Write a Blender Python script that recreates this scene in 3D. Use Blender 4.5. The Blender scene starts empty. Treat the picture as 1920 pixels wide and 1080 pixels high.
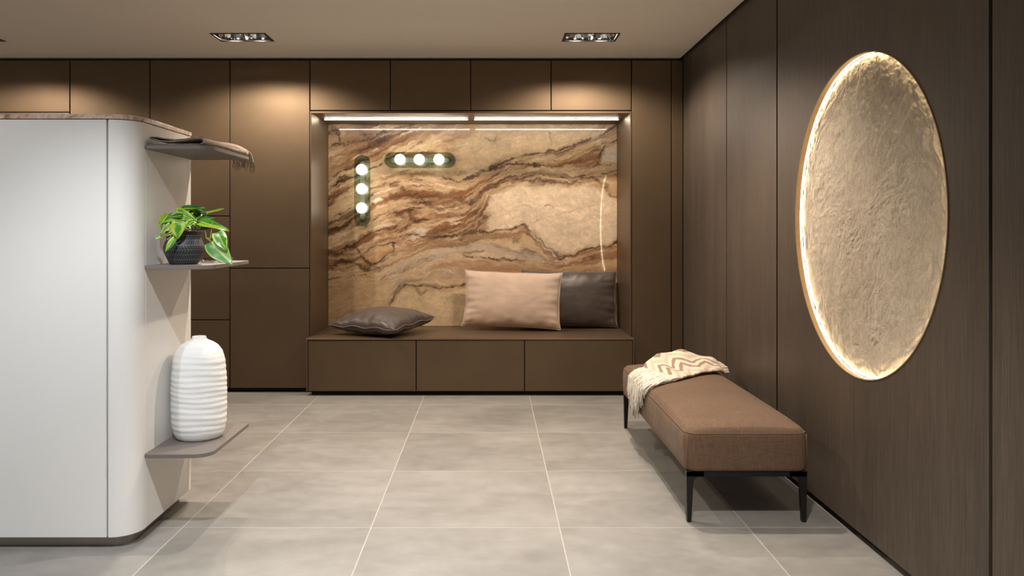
import bpy, bmesh, math, random
import numpy as np
from mathutils import Vector, Matrix

S = bpy.context.scene
COL = S.collection
random.seed(7)
PI = math.pi
H = 1.265                       # camera height

# ------------------------------------------------------------------ camera
cam_d = bpy.data.cameras.new('camera')
cam = bpy.data.objects.new('camera', cam_d)
COL.objects.link(cam)
cam.location = (0, 0, H)
cam.rotation_euler = (PI / 2, 0, 0)
cam_d.sensor_width = 36
cam_d.lens = 36 * 1511 / 1920
cam_d.shift_x = (960 - 920.5) / 1920
cam_d.shift_y = (430 - 540) / 1920
cam_d.clip_start = 0.05
S.camera = cam

# ------------------------------------------------------------------ world + exposure
w = bpy.data.worlds.new('showroom_ambient')
w.use_nodes = True
w.node_tree.nodes['Background'].inputs[0].default_value = (1.0, 0.93, 0.84, 1)
w.node_tree.nodes['Background'].inputs[1].default_value = 0.19
S.world = w
S.view_settings.view_transform = 'Standard'
S.view_settings.look = 'None'
S.view_settings.gamma = 1
S.view_settings.use_curve_mapping = False
S.view_settings.exposure = 0.0

WARM = (1.0, 0.86, 0.70)
NEUT = (1.0, 0.96, 0.92)
COOL = (0.92, 0.96, 1.0)
CEIL = 2.597


def spot(name, x, y, energy, color, tx, ty, tz, size=100, blend=0.5, rad=0.03, parent=None, z=2.585):
    d = bpy.data.lights.new(name, 'SPOT')
    d.energy = energy
    d.color = color
    d.spot_size = math.radians(size)
    d.spot_blend = blend
    d.shadow_soft_size = rad
    o = bpy.data.objects.new(name, d)
    COL.objects.link(o)
    o.location = (x, y, z)
    v = Vector((tx, ty, tz)) - Vector((x, y, z))
    o.rotation_euler = v.to_track_quat('-Z', 'Y').to_euler()
    return o


# ceiling spots of the room that hang outside the picture
spot('ceiling_spot_offscreen', 0.62, 4.20, 165, WARM, 0.62, 4.05, 0, 122, 0.6)
spot('ceiling_spot_offscreen', -0.75, 4.20, 125, WARM, -0.75, 4.05, 0, 98, 0.7)
spot('ceiling_spot_offscreen', 0.45, 1.75, 220, NEUT, 0.30, 2.4, 0, 84, 0.6)
spot('ceiling_spot_offscreen', -0.85, 1.70, 212, COOL, -1.15, 2.6, 0.0, 88, 0.6)
spot('ceiling_spot_offscreen', -2.20, 1.40, 95, COOL, -2.0, 2.9, 0.6, 74, 0.6)
# ------------------------------------------------------------------ node helpers
MATS = {}


def new_mat(name):
    m = bpy.data.materials.new(name)
    m.use_nodes = True
    MATS[name] = m
    nt = m.node_tree
    return m, nt, nt.nodes['Principled BSDF']


def lin(r, g, b):
    def f(c):
        c /= 255.0
        return c / 12.92 if c <= 0.04045 else ((c + 0.055) / 1.055) ** 2.4
    return (f(r), f(g), f(b), 1)


def nd(nt, t, **kw):
    n = nt.nodes.new(t)
    for k, v in kw.items():
        setattr(n, k, v)
    return n


def pos(nt, scale=(1, 1, 1), rot=(0, 0, 0), kind='world'):
    mp = nd(nt, 'ShaderNodeMapping')
    mp.inputs['Scale'].default_value = scale
    mp.inputs['Rotation'].default_value = rot
    if kind == 'world':
        g = nd(nt, 'ShaderNodeNewGeometry')
        nt.links.new(g.outputs['Position'], mp.inputs['Vector'])
    else:
        g = nd(nt, 'ShaderNodeTexCoord')
        nt.links.new(g.outputs[kind], mp.inputs['Vector'])
    return mp.outputs[0]


def noise(nt, vec, scale, detail=4, rough=0.55, dist=0.0):
    n = nd(nt, 'ShaderNodeTexNoise')
    n.inputs['Scale'].default_value = scale
    n.inputs['Detail'].default_value = detail
    n.inputs['Roughness'].default_value = rough
    n.inputs['Distortion'].default_value = dist
    nt.links.new(vec, n.inputs['Vector'])
    return n.outputs['Fac']


def ramp(nt, fac, stops):
    r = nd(nt, 'ShaderNodeValToRGB')
    e = r.color_ramp.elements
    while len(e) < len(stops):
        e.new(0.5)
    for i, (p, c) in enumerate(stops):
        e[i].position = p
        e[i].color = c
    nt.links.new(fac, r.inputs[0])
    return r.outputs[0]


def mixc(nt, fac, a, b, mode='MIX'):
    m = nd(nt, 'ShaderNodeMix', data_type='RGBA', blend_type=mode)
    for sock, v in ((m.inputs[0], fac), (m.inputs[6], a), (m.inputs[7], b)):
        if hasattr(v, 'is_linked'):
            nt.links.new(v, sock)
        else:
            sock.default_value = v
    return m.outputs[2]


def math_n(nt, op, a, b=0.0, c=0.0):
    m = nd(nt, 'ShaderNodeMath', operation=op)
    for sock, v in zip(m.inputs, (a, b, c)):
        if hasattr(v, 'is_linked'):
            nt.links.new(v, sock)
        else:
            sock.default_value = v
    return m.outputs[0]


def bump(nt, bsdf, h, strength=0.2, dist=0.002):
    b = nd(nt, 'ShaderNodeBump')
    b.inputs['Strength'].default_value = strength
    b.inputs['Distance'].default_value = dist
    nt.links.new(h, b.inputs['Height'])
    nt.links.new(b.outputs[0], bsdf.inputs['Normal'])


def simple(name, col, rough=0.5, metal=0.0, nscale=0, nvar=0.0, bstr=0.0, bscale=200, stretch=(1, 1, 1), bdist=0.001):
    m, nt, b = new_mat(name)
    b.inputs['Base Color'].default_value = col
    b.inputs['Roughness'].default_value = rough
    b.inputs['Metallic'].default_value = metal
    if nscale:
        v = pos(nt, stretch)
        f = noise(nt, v, nscale, 5)
        lo = tuple(c * (1 - nvar) for c in col[:3]) + (1,)
        hi = tuple(min(1, c * (1 + nvar)) for c in col[:3]) + (1,)
        nt.links.new(ramp(nt, f, [(0.3, lo), (0.7, hi)]), b.inputs['Base Color'])
    if bstr:
        f2 = noise(nt, pos(nt, stretch), bscale, 3)
        bump(nt, b, f2, bstr, bdist)
    return m


def emis(name, col, strength):
    m, nt, b = new_mat(name)
    b.inputs['Base Color'].default_value = (0.8, 0.8, 0.8, 1)
    b.inputs['Emission Color'].default_value = col
    b.inputs['Emission Strength'].default_value = strength
    return m


bronze = simple('satin_bronze_lacquer', (0.160, 0.110, 0.068, 1), 0.46, 0.68, 3, 0.07, 0.12, 900)
carcass = simple('dark_carcass', (0.030, 0.024, 0.018, 1), 0.6, 0, 20, 0.1)
black_gap = simple('black_plinth', (0.006, 0.005, 0.005, 1), 0.7, 0, 20, 0.1)
ceil_m = simple('ceiling_paint', (0.86, 0.80, 0.71, 1), 0.9, 0, 1.5, 0.015)
backing = simple('dark_brown_backing', (0.035, 0.027, 0.021, 1), 0.8, 0, 20, 0.1)
wallp = simple('plaster_shell', (0.10, 0.08, 0.06, 1), 0.9, 0, 4, 0.05)
island_m = simple('white_satin_lacquer', (0.80, 0.78, 0.75, 1), 0.42, 0, 2, 0.01)
shelf_m = simple('taupe_shelf_lacquer', (0.165, 0.142, 0.128, 1), 0.45, 0, 6, 0.05)
black_metal = simple('black_metal', (0.012, 0.012, 0.013, 1), 0.38, 0.3, 30, 0.1)
gold_rim = simple('brushed_gold_rim', (0.42, 0.30, 0.17, 1), 0.45, 0.4, 30, 0.08)
chrome = simple('chrome', (0.75, 0.76, 0.78, 1), 0.10, 1.0, 8, 0.03)
grey_frame = simple('dark_trim_frame', (0.05, 0.04, 0.032, 1), 0.5, 0.2, 20, 0.08)
led_white = emis('led_white', (1, 0.92, 0.78, 1), 75)
led_warm = emis('led_warm', (1, 0.80, 0.50, 1), 42)
bulb_m = emis('frosted_bulb', (1, 0.95, 0.84, 1), 14)
lamp_m = emis('lamp_disc', (1, 0.92, 0.8, 1), 25)


def vein_stone():
    m, nt, b = new_mat('pink_marble_edge')
    v = pos(nt, (1, 1, 1))
    f = noise(nt, v, 14, 6, 0.6, 1.5)
    nt.links.new(ramp(nt, f, [(0.35, lin(150, 110, 92)), (0.5, lin(205, 175, 155)), (0.62, lin(225, 205, 188)), (0.75, lin(140, 95, 78))]), b.inputs['Base Color'])
    b.inputs['Roughness'].default_value = 0.3
    return m


topstone = vein_stone()


def oak():
    m, nt, b = new_mat('dark_oak_veneer')
    v = pos(nt, (60, 60, 1.6))
    f = noise(nt, v, 4, 6, 0.6, 0.3)
    v2 = pos(nt, (3, 3, 0.15))
    f2 = noise(nt, v2, 1.6, 3)
    c = ramp(nt, f, [(0.3, (0.050, 0.037, 0.028, 1)), (0.55, (0.082, 0.062, 0.048, 1)), (0.8, (0.118, 0.091, 0.070, 1))])
    c2 = ramp(nt, f2, [(0.3, (0.80, 0.80, 0.80, 1)), (0.7, (1.15, 1.12, 1.08, 1))])
    nt.links.new(mixc(nt, 1.0, c, c2, 'MULTIPLY'), b.inputs['Base Color'])
    b.inputs['Roughness'].default_value = 0.48
    bump(nt, b, f, 0.15, 0.001)
    return m


oak_m = oak()


def tile_mat():
    m, nt, b = new_mat('concrete_look_tile')
    oi = nd(nt, 'ShaderNodeObjectInfo')
    g = nd(nt, 'ShaderNodeNewGeometry')
    sc = nd(nt, 'ShaderNodeVectorMath', operation='SCALE')
    cmb = nd(nt, 'ShaderNodeCombineXYZ')
    nt.links.new(oi.outputs['Random'], cmb.inputs[0])
    nt.links.new(oi.outputs['Random'], cmb.inputs[2])
    nt.links.new(cmb.outputs[0], sc.inputs[0])
    sc.inputs['Scale'].default_value = 17.0
    ad = nd(nt, 'ShaderNodeVectorMath', operation='ADD')
    nt.links.new(g.outputs['Position'], ad.inputs[0])
    nt.links.new(sc.outputs[0], ad.inputs[1])
    mp = nd(nt, 'ShaderNodeMapping')
    mp.inputs['Scale'].default_value = (0.85, 1.15, 1)
    nt.links.new(ad.outputs[0], mp.inputs[0])
    f = noise(nt, mp.outputs[0], 1.7, 8, 0.62, 0.25)
    f2 = noise(nt, mp.outputs[0], 11, 6, 0.65, 0.4)
    c = ramp(nt, f, [(0.28, (0.190, 0.180, 0.166, 1)), (0.5, (0.258, 0.245, 0.227, 1)), (0.75, (0.325, 0.311, 0.291, 1))])
    c2 = ramp(nt, f2, [(0.3, (0.90, 0.90, 0.90, 1)), (0.7, (1.06, 1.06, 1.06, 1))])
    nt.links.new(mixc(nt, 1.0, c, c2, 'MULTIPLY'), b.inputs['Base Color'])
    rr = ramp(nt, f2, [(0.3, (0.42, 0.42, 0.42, 1)), (0.7, (0.56, 0.56, 0.56, 1))])
    nt.links.new(rr, b.inputs['Roughness'])
    bump(nt, b, f2, 0.05, 0.002)
    return m


tile_m = tile_mat()
grout = simple('light_grout', (0.40, 0.375, 0.34, 1), 0.8, 0, 60, 0.08)


def col_mat(name, rough=0.5, attr='Col', coat=0.0, spec=0.5, fine=0.0, fscale=60, bstr=0.0, bscale=300, sheen=0.0, trans=0.0):
    m, nt, b = new_mat(name)
    a = nd(nt, 'ShaderNodeAttribute', attribute_name=attr)
    out = a.outputs['Color']
    if fine:
        f = noise(nt, pos(nt), fscale, 6, 0.65)
        c2 = ramp(nt, f, [(0.3, (1 - fine,) * 3 + (1,)), (0.7, (1 + fine,) * 3 + (1,))])
        out = mixc(nt, 1.0, out, c2, 'MULTIPLY')
    nt.links.new(out, b.inputs['Base Color'])
    b.inputs['Roughness'].default_value = rough
    b.inputs['Specular IOR Level'].default_value = spec
    b.inputs['Coat Weight'].default_value = coat
    b.inputs['Coat Roughness'].default_value = 0.03
    if sheen:
        b.inputs['Sheen Weight'].default_value = sheen
    if bstr:
        bump(nt, b, noise(nt, pos(nt), bscale, 4), bstr, 0.002)
    return m


marble_m = col_mat('brown_swirl_marble', 0.35, coat=0.8, fine=0.07, fscale=70)
throw_m = col_mat('zigzag_wool', 0.9, fine=0.10, fscale=400, bstr=0.5, bscale=500)
leaf_m = col_mat('variegated_leaf', 0.35, fine=0.08, fscale=90)


def fabric(name, col, rough=0.9, sheen=0.0, weave=0.0, var=0.08, vs=4, metal=0.0, sr=0.4):
    m, nt, b = new_mat(name)
    f = noise(nt, pos(nt), vs, 4)
    lo = tuple(c * (1 - var) for c in col[:3]) + (1,)
    hi = tuple(min(1, c * (1 + var)) for c in col[:3]) + (1,)
    c = ramp(nt, f, [(0.3, lo), (0.7, hi)])
    b.inputs['Roughness'].default_value = rough
    b.inputs['Sheen Weight'].default_value = sheen
    b.inputs['Sheen Roughness'].default_value = sr
    b.inputs['Metallic'].default_value = metal
    if weave:
        v1 = noise(nt, pos(nt, (1, 0.06, 0.06)), 420, 2)
        v2 = noise(nt, pos(nt, (0.06, 1, 1)), 420, 2)
        wv = math_n(nt, 'ADD', v1, v2)
        c2 = ramp(nt, wv, [(0.7, (0.78, 0.78, 0.78, 1)), (1.0, (1.18, 1.18, 1.18, 1))])
        wv2 = math_n(nt, 'MULTIPLY', wv, 0.5)
        c2 = ramp(nt, wv2, [(0.40, (0.80, 0.80, 0.80, 1)), (0.60, (1.2, 1.2, 1.2, 1))])
        c = mixc(nt, 1.0, c, c2, 'MULTIPLY')
        bump(nt, b, wv2, weave, 0.002)
    nt.links.new(c, b.inputs['Base Color'])
    return m


ottoman_m = fabric('brown_woven_upholstery', (0.140, 0.082, 0.049, 1), 0.9, 0.06, 0.35, 0.08)
ottoman_seam = fabric('brown_seam', (0.165, 0.10, 0.062, 1), 0.9)
velvet_pink = fabric('blush_velvet', (0.56, 0.405, 0.315, 1), 0.8, 0.4, 0, 0.12, 7)
velvet_grey = fabric('taupe_velvet', (0.082, 0.060, 0.052, 1), 0.40, 0.22, 0, 0.15, 6)
piping_grey = fabric('taupe_piping', (0.16, 0.125, 0.11, 1), 0.6, 0.2)
piping_pink = fabric('blush_piping', (0.60, 0.44, 0.35, 1), 0.7, 0.3)
wool_taupe = fabric('taupe_wool', (0.40, 0.30, 0.235, 1), 0.95, 0.3, 0.3, 0.1, 30)
wool_dark = fabric('dark_taupe_wool', (0.25, 0.19, 0.16, 1), 0.95, 0.2, 0.3, 0.1, 30)
fringe_cream = fabric('cream_fringe', (0.72, 0.68, 0.61, 1), 0.95, 0.0, 0, 0.08, 60)
fringe_taupe = fabric('taupe_fringe', (0.42, 0.31, 0.225, 1), 0.95, 0.3, 0, 0.1, 60)
ceramic = simple('white_matte_ceramic', (0.80, 0.80, 0.79, 1), 0.75, 0, 8, 0.015, 0.25, 45, (1, 1, 3), 0.004)
soil = simple('potting_soil', (0.03, 0.02, 0.014, 1), 0.95, 0, 90, 0.4, 0.8, 120)
stem_m = simple('green_stem', (0.28, 0.34, 0.08, 1), 0.5, 0, 40, 0.15)


def pot_mat():
    m, nt, b = new_mat('black_carved_pottery')
    tc = nd(nt, 'ShaderNodeUVMap')
    sp = nd(nt, 'ShaderNodeSeparateXYZ')
    nt.links.new(tc.outputs[0], sp.inputs[0])
    u, v = sp.outputs[0], sp.outputs[1]
    vb = math_n(nt, 'MULTIPLY', v, 7.0)
    row = math_n(nt, 'FLOOR', vb)
    fr = math_n(nt, 'FRACT', vb)
    par = math_n(nt, 'SUBTRACT', math_n(nt, 'MULTIPLY', math_n(nt, 'MODULO', row, 2.0), 2.0), 1.0)
    sl = math_n(nt, 'MULTIPLY', math_n(nt, 'MULTIPLY', fr, par), 1.1)
    k = math_n(nt, 'FRACT', math_n(nt, 'ADD', math_n(nt, 'MULTIPLY', u, 44.0), sl))
    g1 = math_n(nt, 'LESS_THAN', k, 0.26)
    g2 = math_n(nt, 'LESS_THAN', fr, 0.13)
    g = math_n(nt, 'MAXIMUM', g1, g2)
    inv = math_n(nt, 'SUBTRACT', 1.0, g)
    nt.links.new(mixc(nt, g, (0.020, 0.021, 0.024, 1), (0.10, 0.105, 0.112, 1)), b.inputs['Base Color'])
    b.inputs['Roughness'].default_value = 0.55
    bump(nt, b, inv, 0.8, 0.002)
    return m


pot_m = pot_mat()


def stone_mat():
    m, nt, b = new_mat('pale_split_stone')
    v = pos(nt, (1, 1, 1))
    f = noise(nt, v, 2.2, 5, 0.6, 0.8)
    f2 = noise(nt, v, 26, 6, 0.65, 1.2)
    f3 = noise(nt, v, 75, 5, 0.6, 0.6)
    c = ramp(nt, f, [(0.3, (0.46, 0.385, 0.300, 1)), (0.55, (0.54, 0.465, 0.375, 1)), (0.75, (0.60, 0.525, 0.435, 1))])
    c2 = ramp(nt, f2, [(0.3, (0.86, 0.84, 0.80, 1)), (0.6, (1.05, 1.04, 1.03, 1))])
    fc = noise(nt, v, 9, 7, 0.62, 1.6)
    cr = math_n(nt, 'MULTIPLY', math_n(nt, 'ABSOLUTE', math_n(nt, 'SUBTRACT', fc, 0.5)), 14.0)
    crc = ramp(nt, cr, [(0.0, (0.88, 0.85, 0.81, 1)), (0.4, (1, 1, 1, 1))])
    c = mixc(nt, 1.0, c, crc, 'MULTIPLY')
    nt.links.new(mixc(nt, 1.0, c, c2, 'MULTIPLY'), b.inputs['Base Color'])
    b.inputs['Roughness'].default_value = 0.75
    f2 = math_n(nt, 'ADD', f2, math_n(nt, 'MULTIPLY', math_n(nt, 'MINIMUM', cr, 0.6), 0.5))
    h = math_n(nt, 'ADD', f2, math_n(nt, 'MULTIPLY', f3, 0.5))
    bump(nt, b, h, 0.75, 0.004)
    return m


stone_m = stone_mat()


def glass_mat(name, tint, gloss=0.25, base=0.0):
    m = bpy.data.materials.new(name)
    m.use_nodes = True
    nt = m.node_tree
    nt.nodes.clear()
    out = nd(nt, 'ShaderNodeOutputMaterial')
    tr = nd(nt, 'ShaderNodeBsdfTransparent')
    f = noise(nt, pos(nt), 30, 4, 0.6, 0.8)
    lo = tuple(c * 0.82 for c in tint[:3]) + (1,)
    nt.links.new(ramp(nt, f, [(0.35, lo), (0.65, tint)]), tr.inputs[0])
    gl = nd(nt, 'ShaderNodeBsdfGlossy')
    gl.inputs['Roughness'].default_value = 0.06
    lw = nd(nt, 'ShaderNodeLayerWeight')
    lw.inputs[0].default_value = 0.5
    frs = math_n(nt, 'ADD', math_n(nt, 'MULTIPLY', math_n(nt, 'POWER', lw.outputs['Facing'], 4.0), 0.7), 0.04)
    bp = nd(nt, 'ShaderNodeBump')
    bp.inputs['Strength'].default_value = 0.35
    bp.inputs['Distance'].default_value = 0.004
    nt.links.new(f, bp.inputs['Height'])
    nt.links.new(bp.outputs[0], gl.inputs['Normal'])
    mx = nd(nt, 'ShaderNodeMixShader')
    nt.links.new(frs, mx.inputs[0])
    nt.links.new(tr.outputs[0], mx.inputs[1])
    nt.links.new(gl.outputs[0], mx.inputs[2])
    nt.links.new(mx.outputs[0], out.inputs[0])
    return m


smoke_glass = glass_mat('smoked_green_glass', (0.68, 0.73, 0.69, 1))
lamp_plate = simple('aged_green_plate', (0.16, 0.16, 0.125, 1), 0.5, 0.3, 20, 0.2)
clear_glass = glass_mat('clear_glass', (0.90, 0.90, 0.88, 1))

# ------------------------------------------------------------------ object helpers


def tag(o, label, cat, group=None, kind=None):
    if label:
        o['label'] = label
    if cat:
        o['category'] = cat
    if group:
        o['group'] = group
    if kind:
        o['kind'] = kind
    return o


def thing(name, label, cat, loc, group=None, kind=None):
    o = bpy.data.objects.new(name, None)
    o.empty_display_size = 0.05
    COL.objects.link(o)
    o.location = loc
    return tag(o, label, cat, group, kind)


def link(name, me, mat, parent=None, local=False, smooth=False):
    o = bpy.data.objects.new(name, me)
    if mat is not None and not me.materials:
        me.materials.append(mat)
    COL.objects.link(o)
    if smooth:
        for p in me.polygons:
            p.use_smooth = True
    if parent is not None:
        o.parent = parent
        if not local:
            wl = Vector((0, 0, 0))
            p = parent
            while p is not None:
                wl += p.location
                p = p.parent
            me.transform(Matrix.Translation(-wl))
    return o


def from_bm(name, bm, mat, parent=None, local=False, smooth=False):
    bmesh.ops.recalc_face_normals(bm, faces=bm.faces)
    me = bpy.data.meshes.new(name)
    bm.to_mesh(me)
    bm.free()
    return link(name, me, mat, parent, local, smooth)


def bm_box(bm, x0, x1, y0, y1, z0, z1, bev=0.0, seg=1):
    vs = [bm.verts.new((x, y, z)) for x in (x0, x1) for y in (y0, y1) for z in (z0, z1)]
    fs = []
    for idx in ((0, 1, 3, 2), (4, 6, 7, 5), (0, 4, 5, 1), (2, 3, 7, 6), (0, 2, 6, 4), (1, 5, 7, 3)):
        fs.append(bm.faces.new([vs[i] for i in idx]))
    if bev:
        es = set()
        for f in fs:
            es.update(f.edges)
        bmesh.ops.bevel(bm, geom=list(es), offset=bev, segments=seg, affect='EDGES', profile=0.5)


def box(name, x0, x1, y0, y1, z0, z1, mat, parent=None, bev=0.0, seg=1):
    bm = bmesh.new()
    bm_box(bm, x0, x1, y0, y1, z0, z1, bev, seg)
    return from_bm(name, bm, mat, parent)


def prism(name, pts, axis, a0, a1, mat, parent=None, bev=0.0, seg=2):
    """extrude polygon pts along axis ('x','y','z') from a0 to a1"""
    bm = bmesh.new()

    def mk(p, a):
        if axis == 'x':
            return (a, p[0], p[1])
        if axis == 'y':
            return (p[0], a, p[1])
        return (p[0], p[1], a)
    lo = [bm.verts.new(mk(p, a0)) for p in pts]
    hi = [bm.verts.new(mk(p, a1)) for p in pts]
    n = len(pts)
    f0 = bm.faces.new(lo)
    f1 = bm.faces.new(list(reversed(hi)))
    for i in range(n):
        bm.faces.new((lo[i], hi[i], hi[(i + 1) % n], lo[(i + 1) % n]))
    if bev:
        es = [e for f in (f0, f1) for e in f.edges]
        bmesh.ops.bevel(bm, geom=es, offset=bev, segments=seg, affect='EDGES', profile=0.5)
    bmesh.ops.recalc_face_normals(bm, faces=bm.faces)
    bm.normal_update()
    bmesh.ops.triangulate(bm, faces=[f for f in bm.faces if len(f.verts) > 4])
    return from_bm(name, bm, mat, parent)


def tube_bm(bm, pts, radii, sides=6, closed=False):
    pts = [Vector(p) for p in pts]
    n = len(pts)
    if not hasattr(radii, '__len__'):
        radii = [radii] * n
    rings = []
    up = Vector((0, 0, 1))
    for i, p in enumerate(pts):
        a = pts[(i - 1) % n] if (closed or i > 0) else p
        b = pts[(i + 1) % n] if (closed or i < n - 1) else p
        t = (b - a).normalized()
        ref = up if abs(t.z) < 0.9 else Vector((1, 0, 0))
        s = t.cross(ref).normalized()
        u = s.cross(t)
        rings.append([bm.verts.new(p + radii[i] * (math.cos(2 * PI * k / sides) * s + math.sin(2 * PI * k / sides) * u)) for k in range(sides)])
    m = n if closed else n - 1
    for i in range(m):
        r0, r1 = rings[i], rings[(i + 1) % n]
        for k in range(sides):
            bm.faces.new((r0[k], r0[(k + 1) % sides], r1[(k + 1) % sides], r1[k]))
    if not closed:
        bm.faces.new(rings[0])
        bm.faces.new(list(reversed(rings[-1])))


def lathe(name, prof, mat, parent=None, seg=48, wob=None, uv=False, center=(0, 0, 0), cap=True):
    """prof: list of (r, z)"""
    verts, faces = [], []
    n = len(prof)
    for i, (r, z) in enumerate(prof):
        for k in range(seg):
            a = 2 * PI * k / seg
            dr, dz = wob(a, z, r) if wob else (0, 0)
            verts.append((center[0] + (r + dr) * math.cos(a), center[1] + (r + dr) * math.sin(a), center[2] + z + dz))
    for i in range(n - 1):
        for k in range(seg):
            faces.append((i * seg + k, i * seg + (k + 1) % seg, (i + 1) * seg + (k + 1) % seg, (i + 1) * seg + k))
    if cap:
        faces.append(tuple(reversed(range(seg))))
    me = bpy.data.meshes.new(name)
    me.from_pydata(verts, [], faces)
    if uv:
        uvl = me.uv_layers.new(name='UVMap')
        zs = [p[1] for p in prof]
        z0, z1 = min(zs), max(zs)
        li = 0
        for f in me.polygons:
            ks = [v % seg for v in f.vertices]
            wrap = (0 in ks) and (seg - 1 in ks)
            for v in f.vertices:
                k = v % seg
                if wrap and k == 0:
                    k = seg
                uvl.data[li].uv = (k / seg, (prof[v // seg][1] - z0) / (z1 - z0))
                li += 1
    bm = bmesh.new()
    bm.from_mesh(me)
    bmesh.ops.recalc_face_normals(bm, faces=bm.faces)
    bm.to_mesh(me)
    bm.free()
    return link(name, me, mat, parent, smooth=True)


def grid_mesh(name, P, colors=None, closed_u=False):
    """P: array (nu, nv, 3)"""
    nu, nv = P.shape[:2]
    verts = P.reshape(-1, 3)
    ii, jj = np.meshgrid(np.arange(nu if closed_u else nu - 1), np.arange(nv - 1), indexing='ij')
    i2 = (ii + 1) % nu
    f = np.stack([ii * nv + jj, i2 * nv + jj, i2 * nv + jj + 1, ii * nv + jj + 1], -1).reshape(-1, 4)
    me = bpy.data.meshes.new(name)
    me.vertices.add(len(verts))
    me.vertices.foreach_set('co', verts.astype(np.float32).ravel())
    me.loops.add(f.size)
    me.polygons.add(len(f))
    me.loops.foreach_set('vertex_index', f.astype(np.int32).ravel())
    me.polygons.foreach_set('loop_start', np.arange(0, f.size, 4, dtype=np.int32))
    me.update(calc_edges=True)
    me.validate()
    if colors is not None:
        a = me.color_attributes.new('Col', 'FLOAT_COLOR', 'POINT')
        c = np.ones((len(verts), 4), np.float32)
        c[:, :3] = colors.reshape(-1, 3)
        a.data.foreach_set('color', c.ravel())
    return me


# numpy noise ------------------------------------------------------
_rs = np.random.RandomState(11)
_perm = np.tile(_rs.permutation(256), 3)
_grad = np.array([(math.cos(a), math.sin(a)) for a in np.linspace(0, 2 * PI, 16, endpoint=False)])


def perlin(x, y):
    xi = np.floor(x).astype(int)
    yi = np.floor(y).astype(int)
    xf, yf = x - xi, y - yi
    u = xf ** 3 * (xf * (xf * 6 - 15) + 10)
    v = yf ** 3 * (yf * (yf * 6 - 15) + 10)

    def g(ix, iy, dx, dy):
        h = _perm[(_perm[ix & 255] + iy) & 255] & 15
        gr = _grad[h]
        return gr[..., 0] * dx + gr[..., 1] * dy
    n00 = g(xi, yi, xf, yf)
    n10 = g(xi + 1, yi, xf - 1, yf)
    n01 = g(xi, yi + 1, xf, yf - 1)
    n11 = g(xi + 1, yi + 1, xf - 1, yf - 1)
    return (n00 * (1 - u) + n10 * u) * (1 - v) + (n01 * (1 - u) + n11 * u) * v


def fbm(x, y, o=5, g=0.55):
    s, a, t = 0, 1.0, 0
    for k in range(o):
        s = s + a * perlin(x * 2 ** k + 31.7 * k, y * 2 ** k + 17.3 * k)
        t += a
        a *= g
    return s / t * 1.6


def sm(e0, e1, x):
    t = np.clip((x - e0) / (e1 - e0), 0, 1)
    return t * t * (3 - 2 * t)


# ================================================================== SETTING
XW = 1.494          # face of the right wall panels
YC = 6.25           # face of the cabinet fronts
TOE = 0.035

# floor: grout bed + single tiles
fl = box('floor', -5.31, 1.56, -1.4, 6.95, -0.05, -0.0006, grout)
tag(fl, 'grey concrete look tiled floor with pale grout lines', 'floor', kind='structure')
XT = [-5.309 + 0.8 * k for k in range(9)] + [1.533]
XT = [x for x in XT if x < 1.2] + [1.533]
YT = [-1.38 + 0.8 * k for k in range(10)]
YT = [y for y in YT if y < 6.2] + [6.30]
tile_cache = {}
g_ = 0.0028
for i in range(len(XT) - 1):
    for j in range(len(YT) - 1):
        wx, wy = XT[i + 1] - XT[i], YT[j + 1] - YT[j]
        key = (round(wx, 3), round(wy, 3))
        if key not in tile_cache:
            bm = bmesh.new()
            bm_box(bm, g_, wx - g_, g_, wy - g_, -0.012, 0.0, 0.0005)
            me = bpy.data.meshes.new('tile')
            bm.to_mesh(me)
            bm.free()
            me.materials.append(tile_m)
            tile_cache[key] = me
        o = bpy.data.objects.new('tile', tile_cache[key])
        COL.objects.link(o)
        o.parent = fl
        o.location = (XT[i], YT[j], 0)

# ceiling with rectangular openings for the downlights
DLX = [(-3.62, 5.585), (-1.72, 5.585), (0.690, 5.585)]
DLW, DLD = 0.185, 0.115
xs = [-5.31]
for (x, y) in DLX:
    xs += [x - DLW, x + DLW]
xs += [1.472]
ys = [-1.4, 5.585 - DLD, 5.585 + DLD, 6.95]
bm = bmesh.new()
for i in range(len(xs) - 1):
    for j in range(3):
        if j == 1 and i % 2 == 1:
            continue
        bm_box(bm, xs[i], xs[i + 1], ys[j], ys[j + 1], CEIL, CEIL + 0.02)
bmesh.ops.remove_doubles(bm, verts=bm.verts, dist=1e-5)
ce = from_bm('ceiling', bm, ceil_m)
tag(ce, 'plain beige painted ceiling with recessed downlights', 'ceiling', kind='structure')
vo = box('trim_1', -5.31, 1.60, -1.4, 6.98, 2.76, 2.80, wallp)
tag(vo, 'dark slab above the ceiling shadow gap', 'ceiling', kind='structure')
wb = box('wall_back', -5.31, 1.60, 6.92, 6.98, 0.0, 2.76, wallp)
tag(wb, 'wall behind the bronze cabinet run', 'wall', kind='structure')

# right wall: dark backing and single veneer panels
wr = box('wall_right', 1.533, 1.60, -1.4, 6.92, 0.0, 2.76, backing)
tag(wr, 'right wall clad with tall dark oak veneer panels', 'wall', kind='structure')
DC, DZ, DR = 3.290, 1.318, 0.660     # disc centre (y, z) and radius of the opening
PT = 0.036                           # panel thickness


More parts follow.
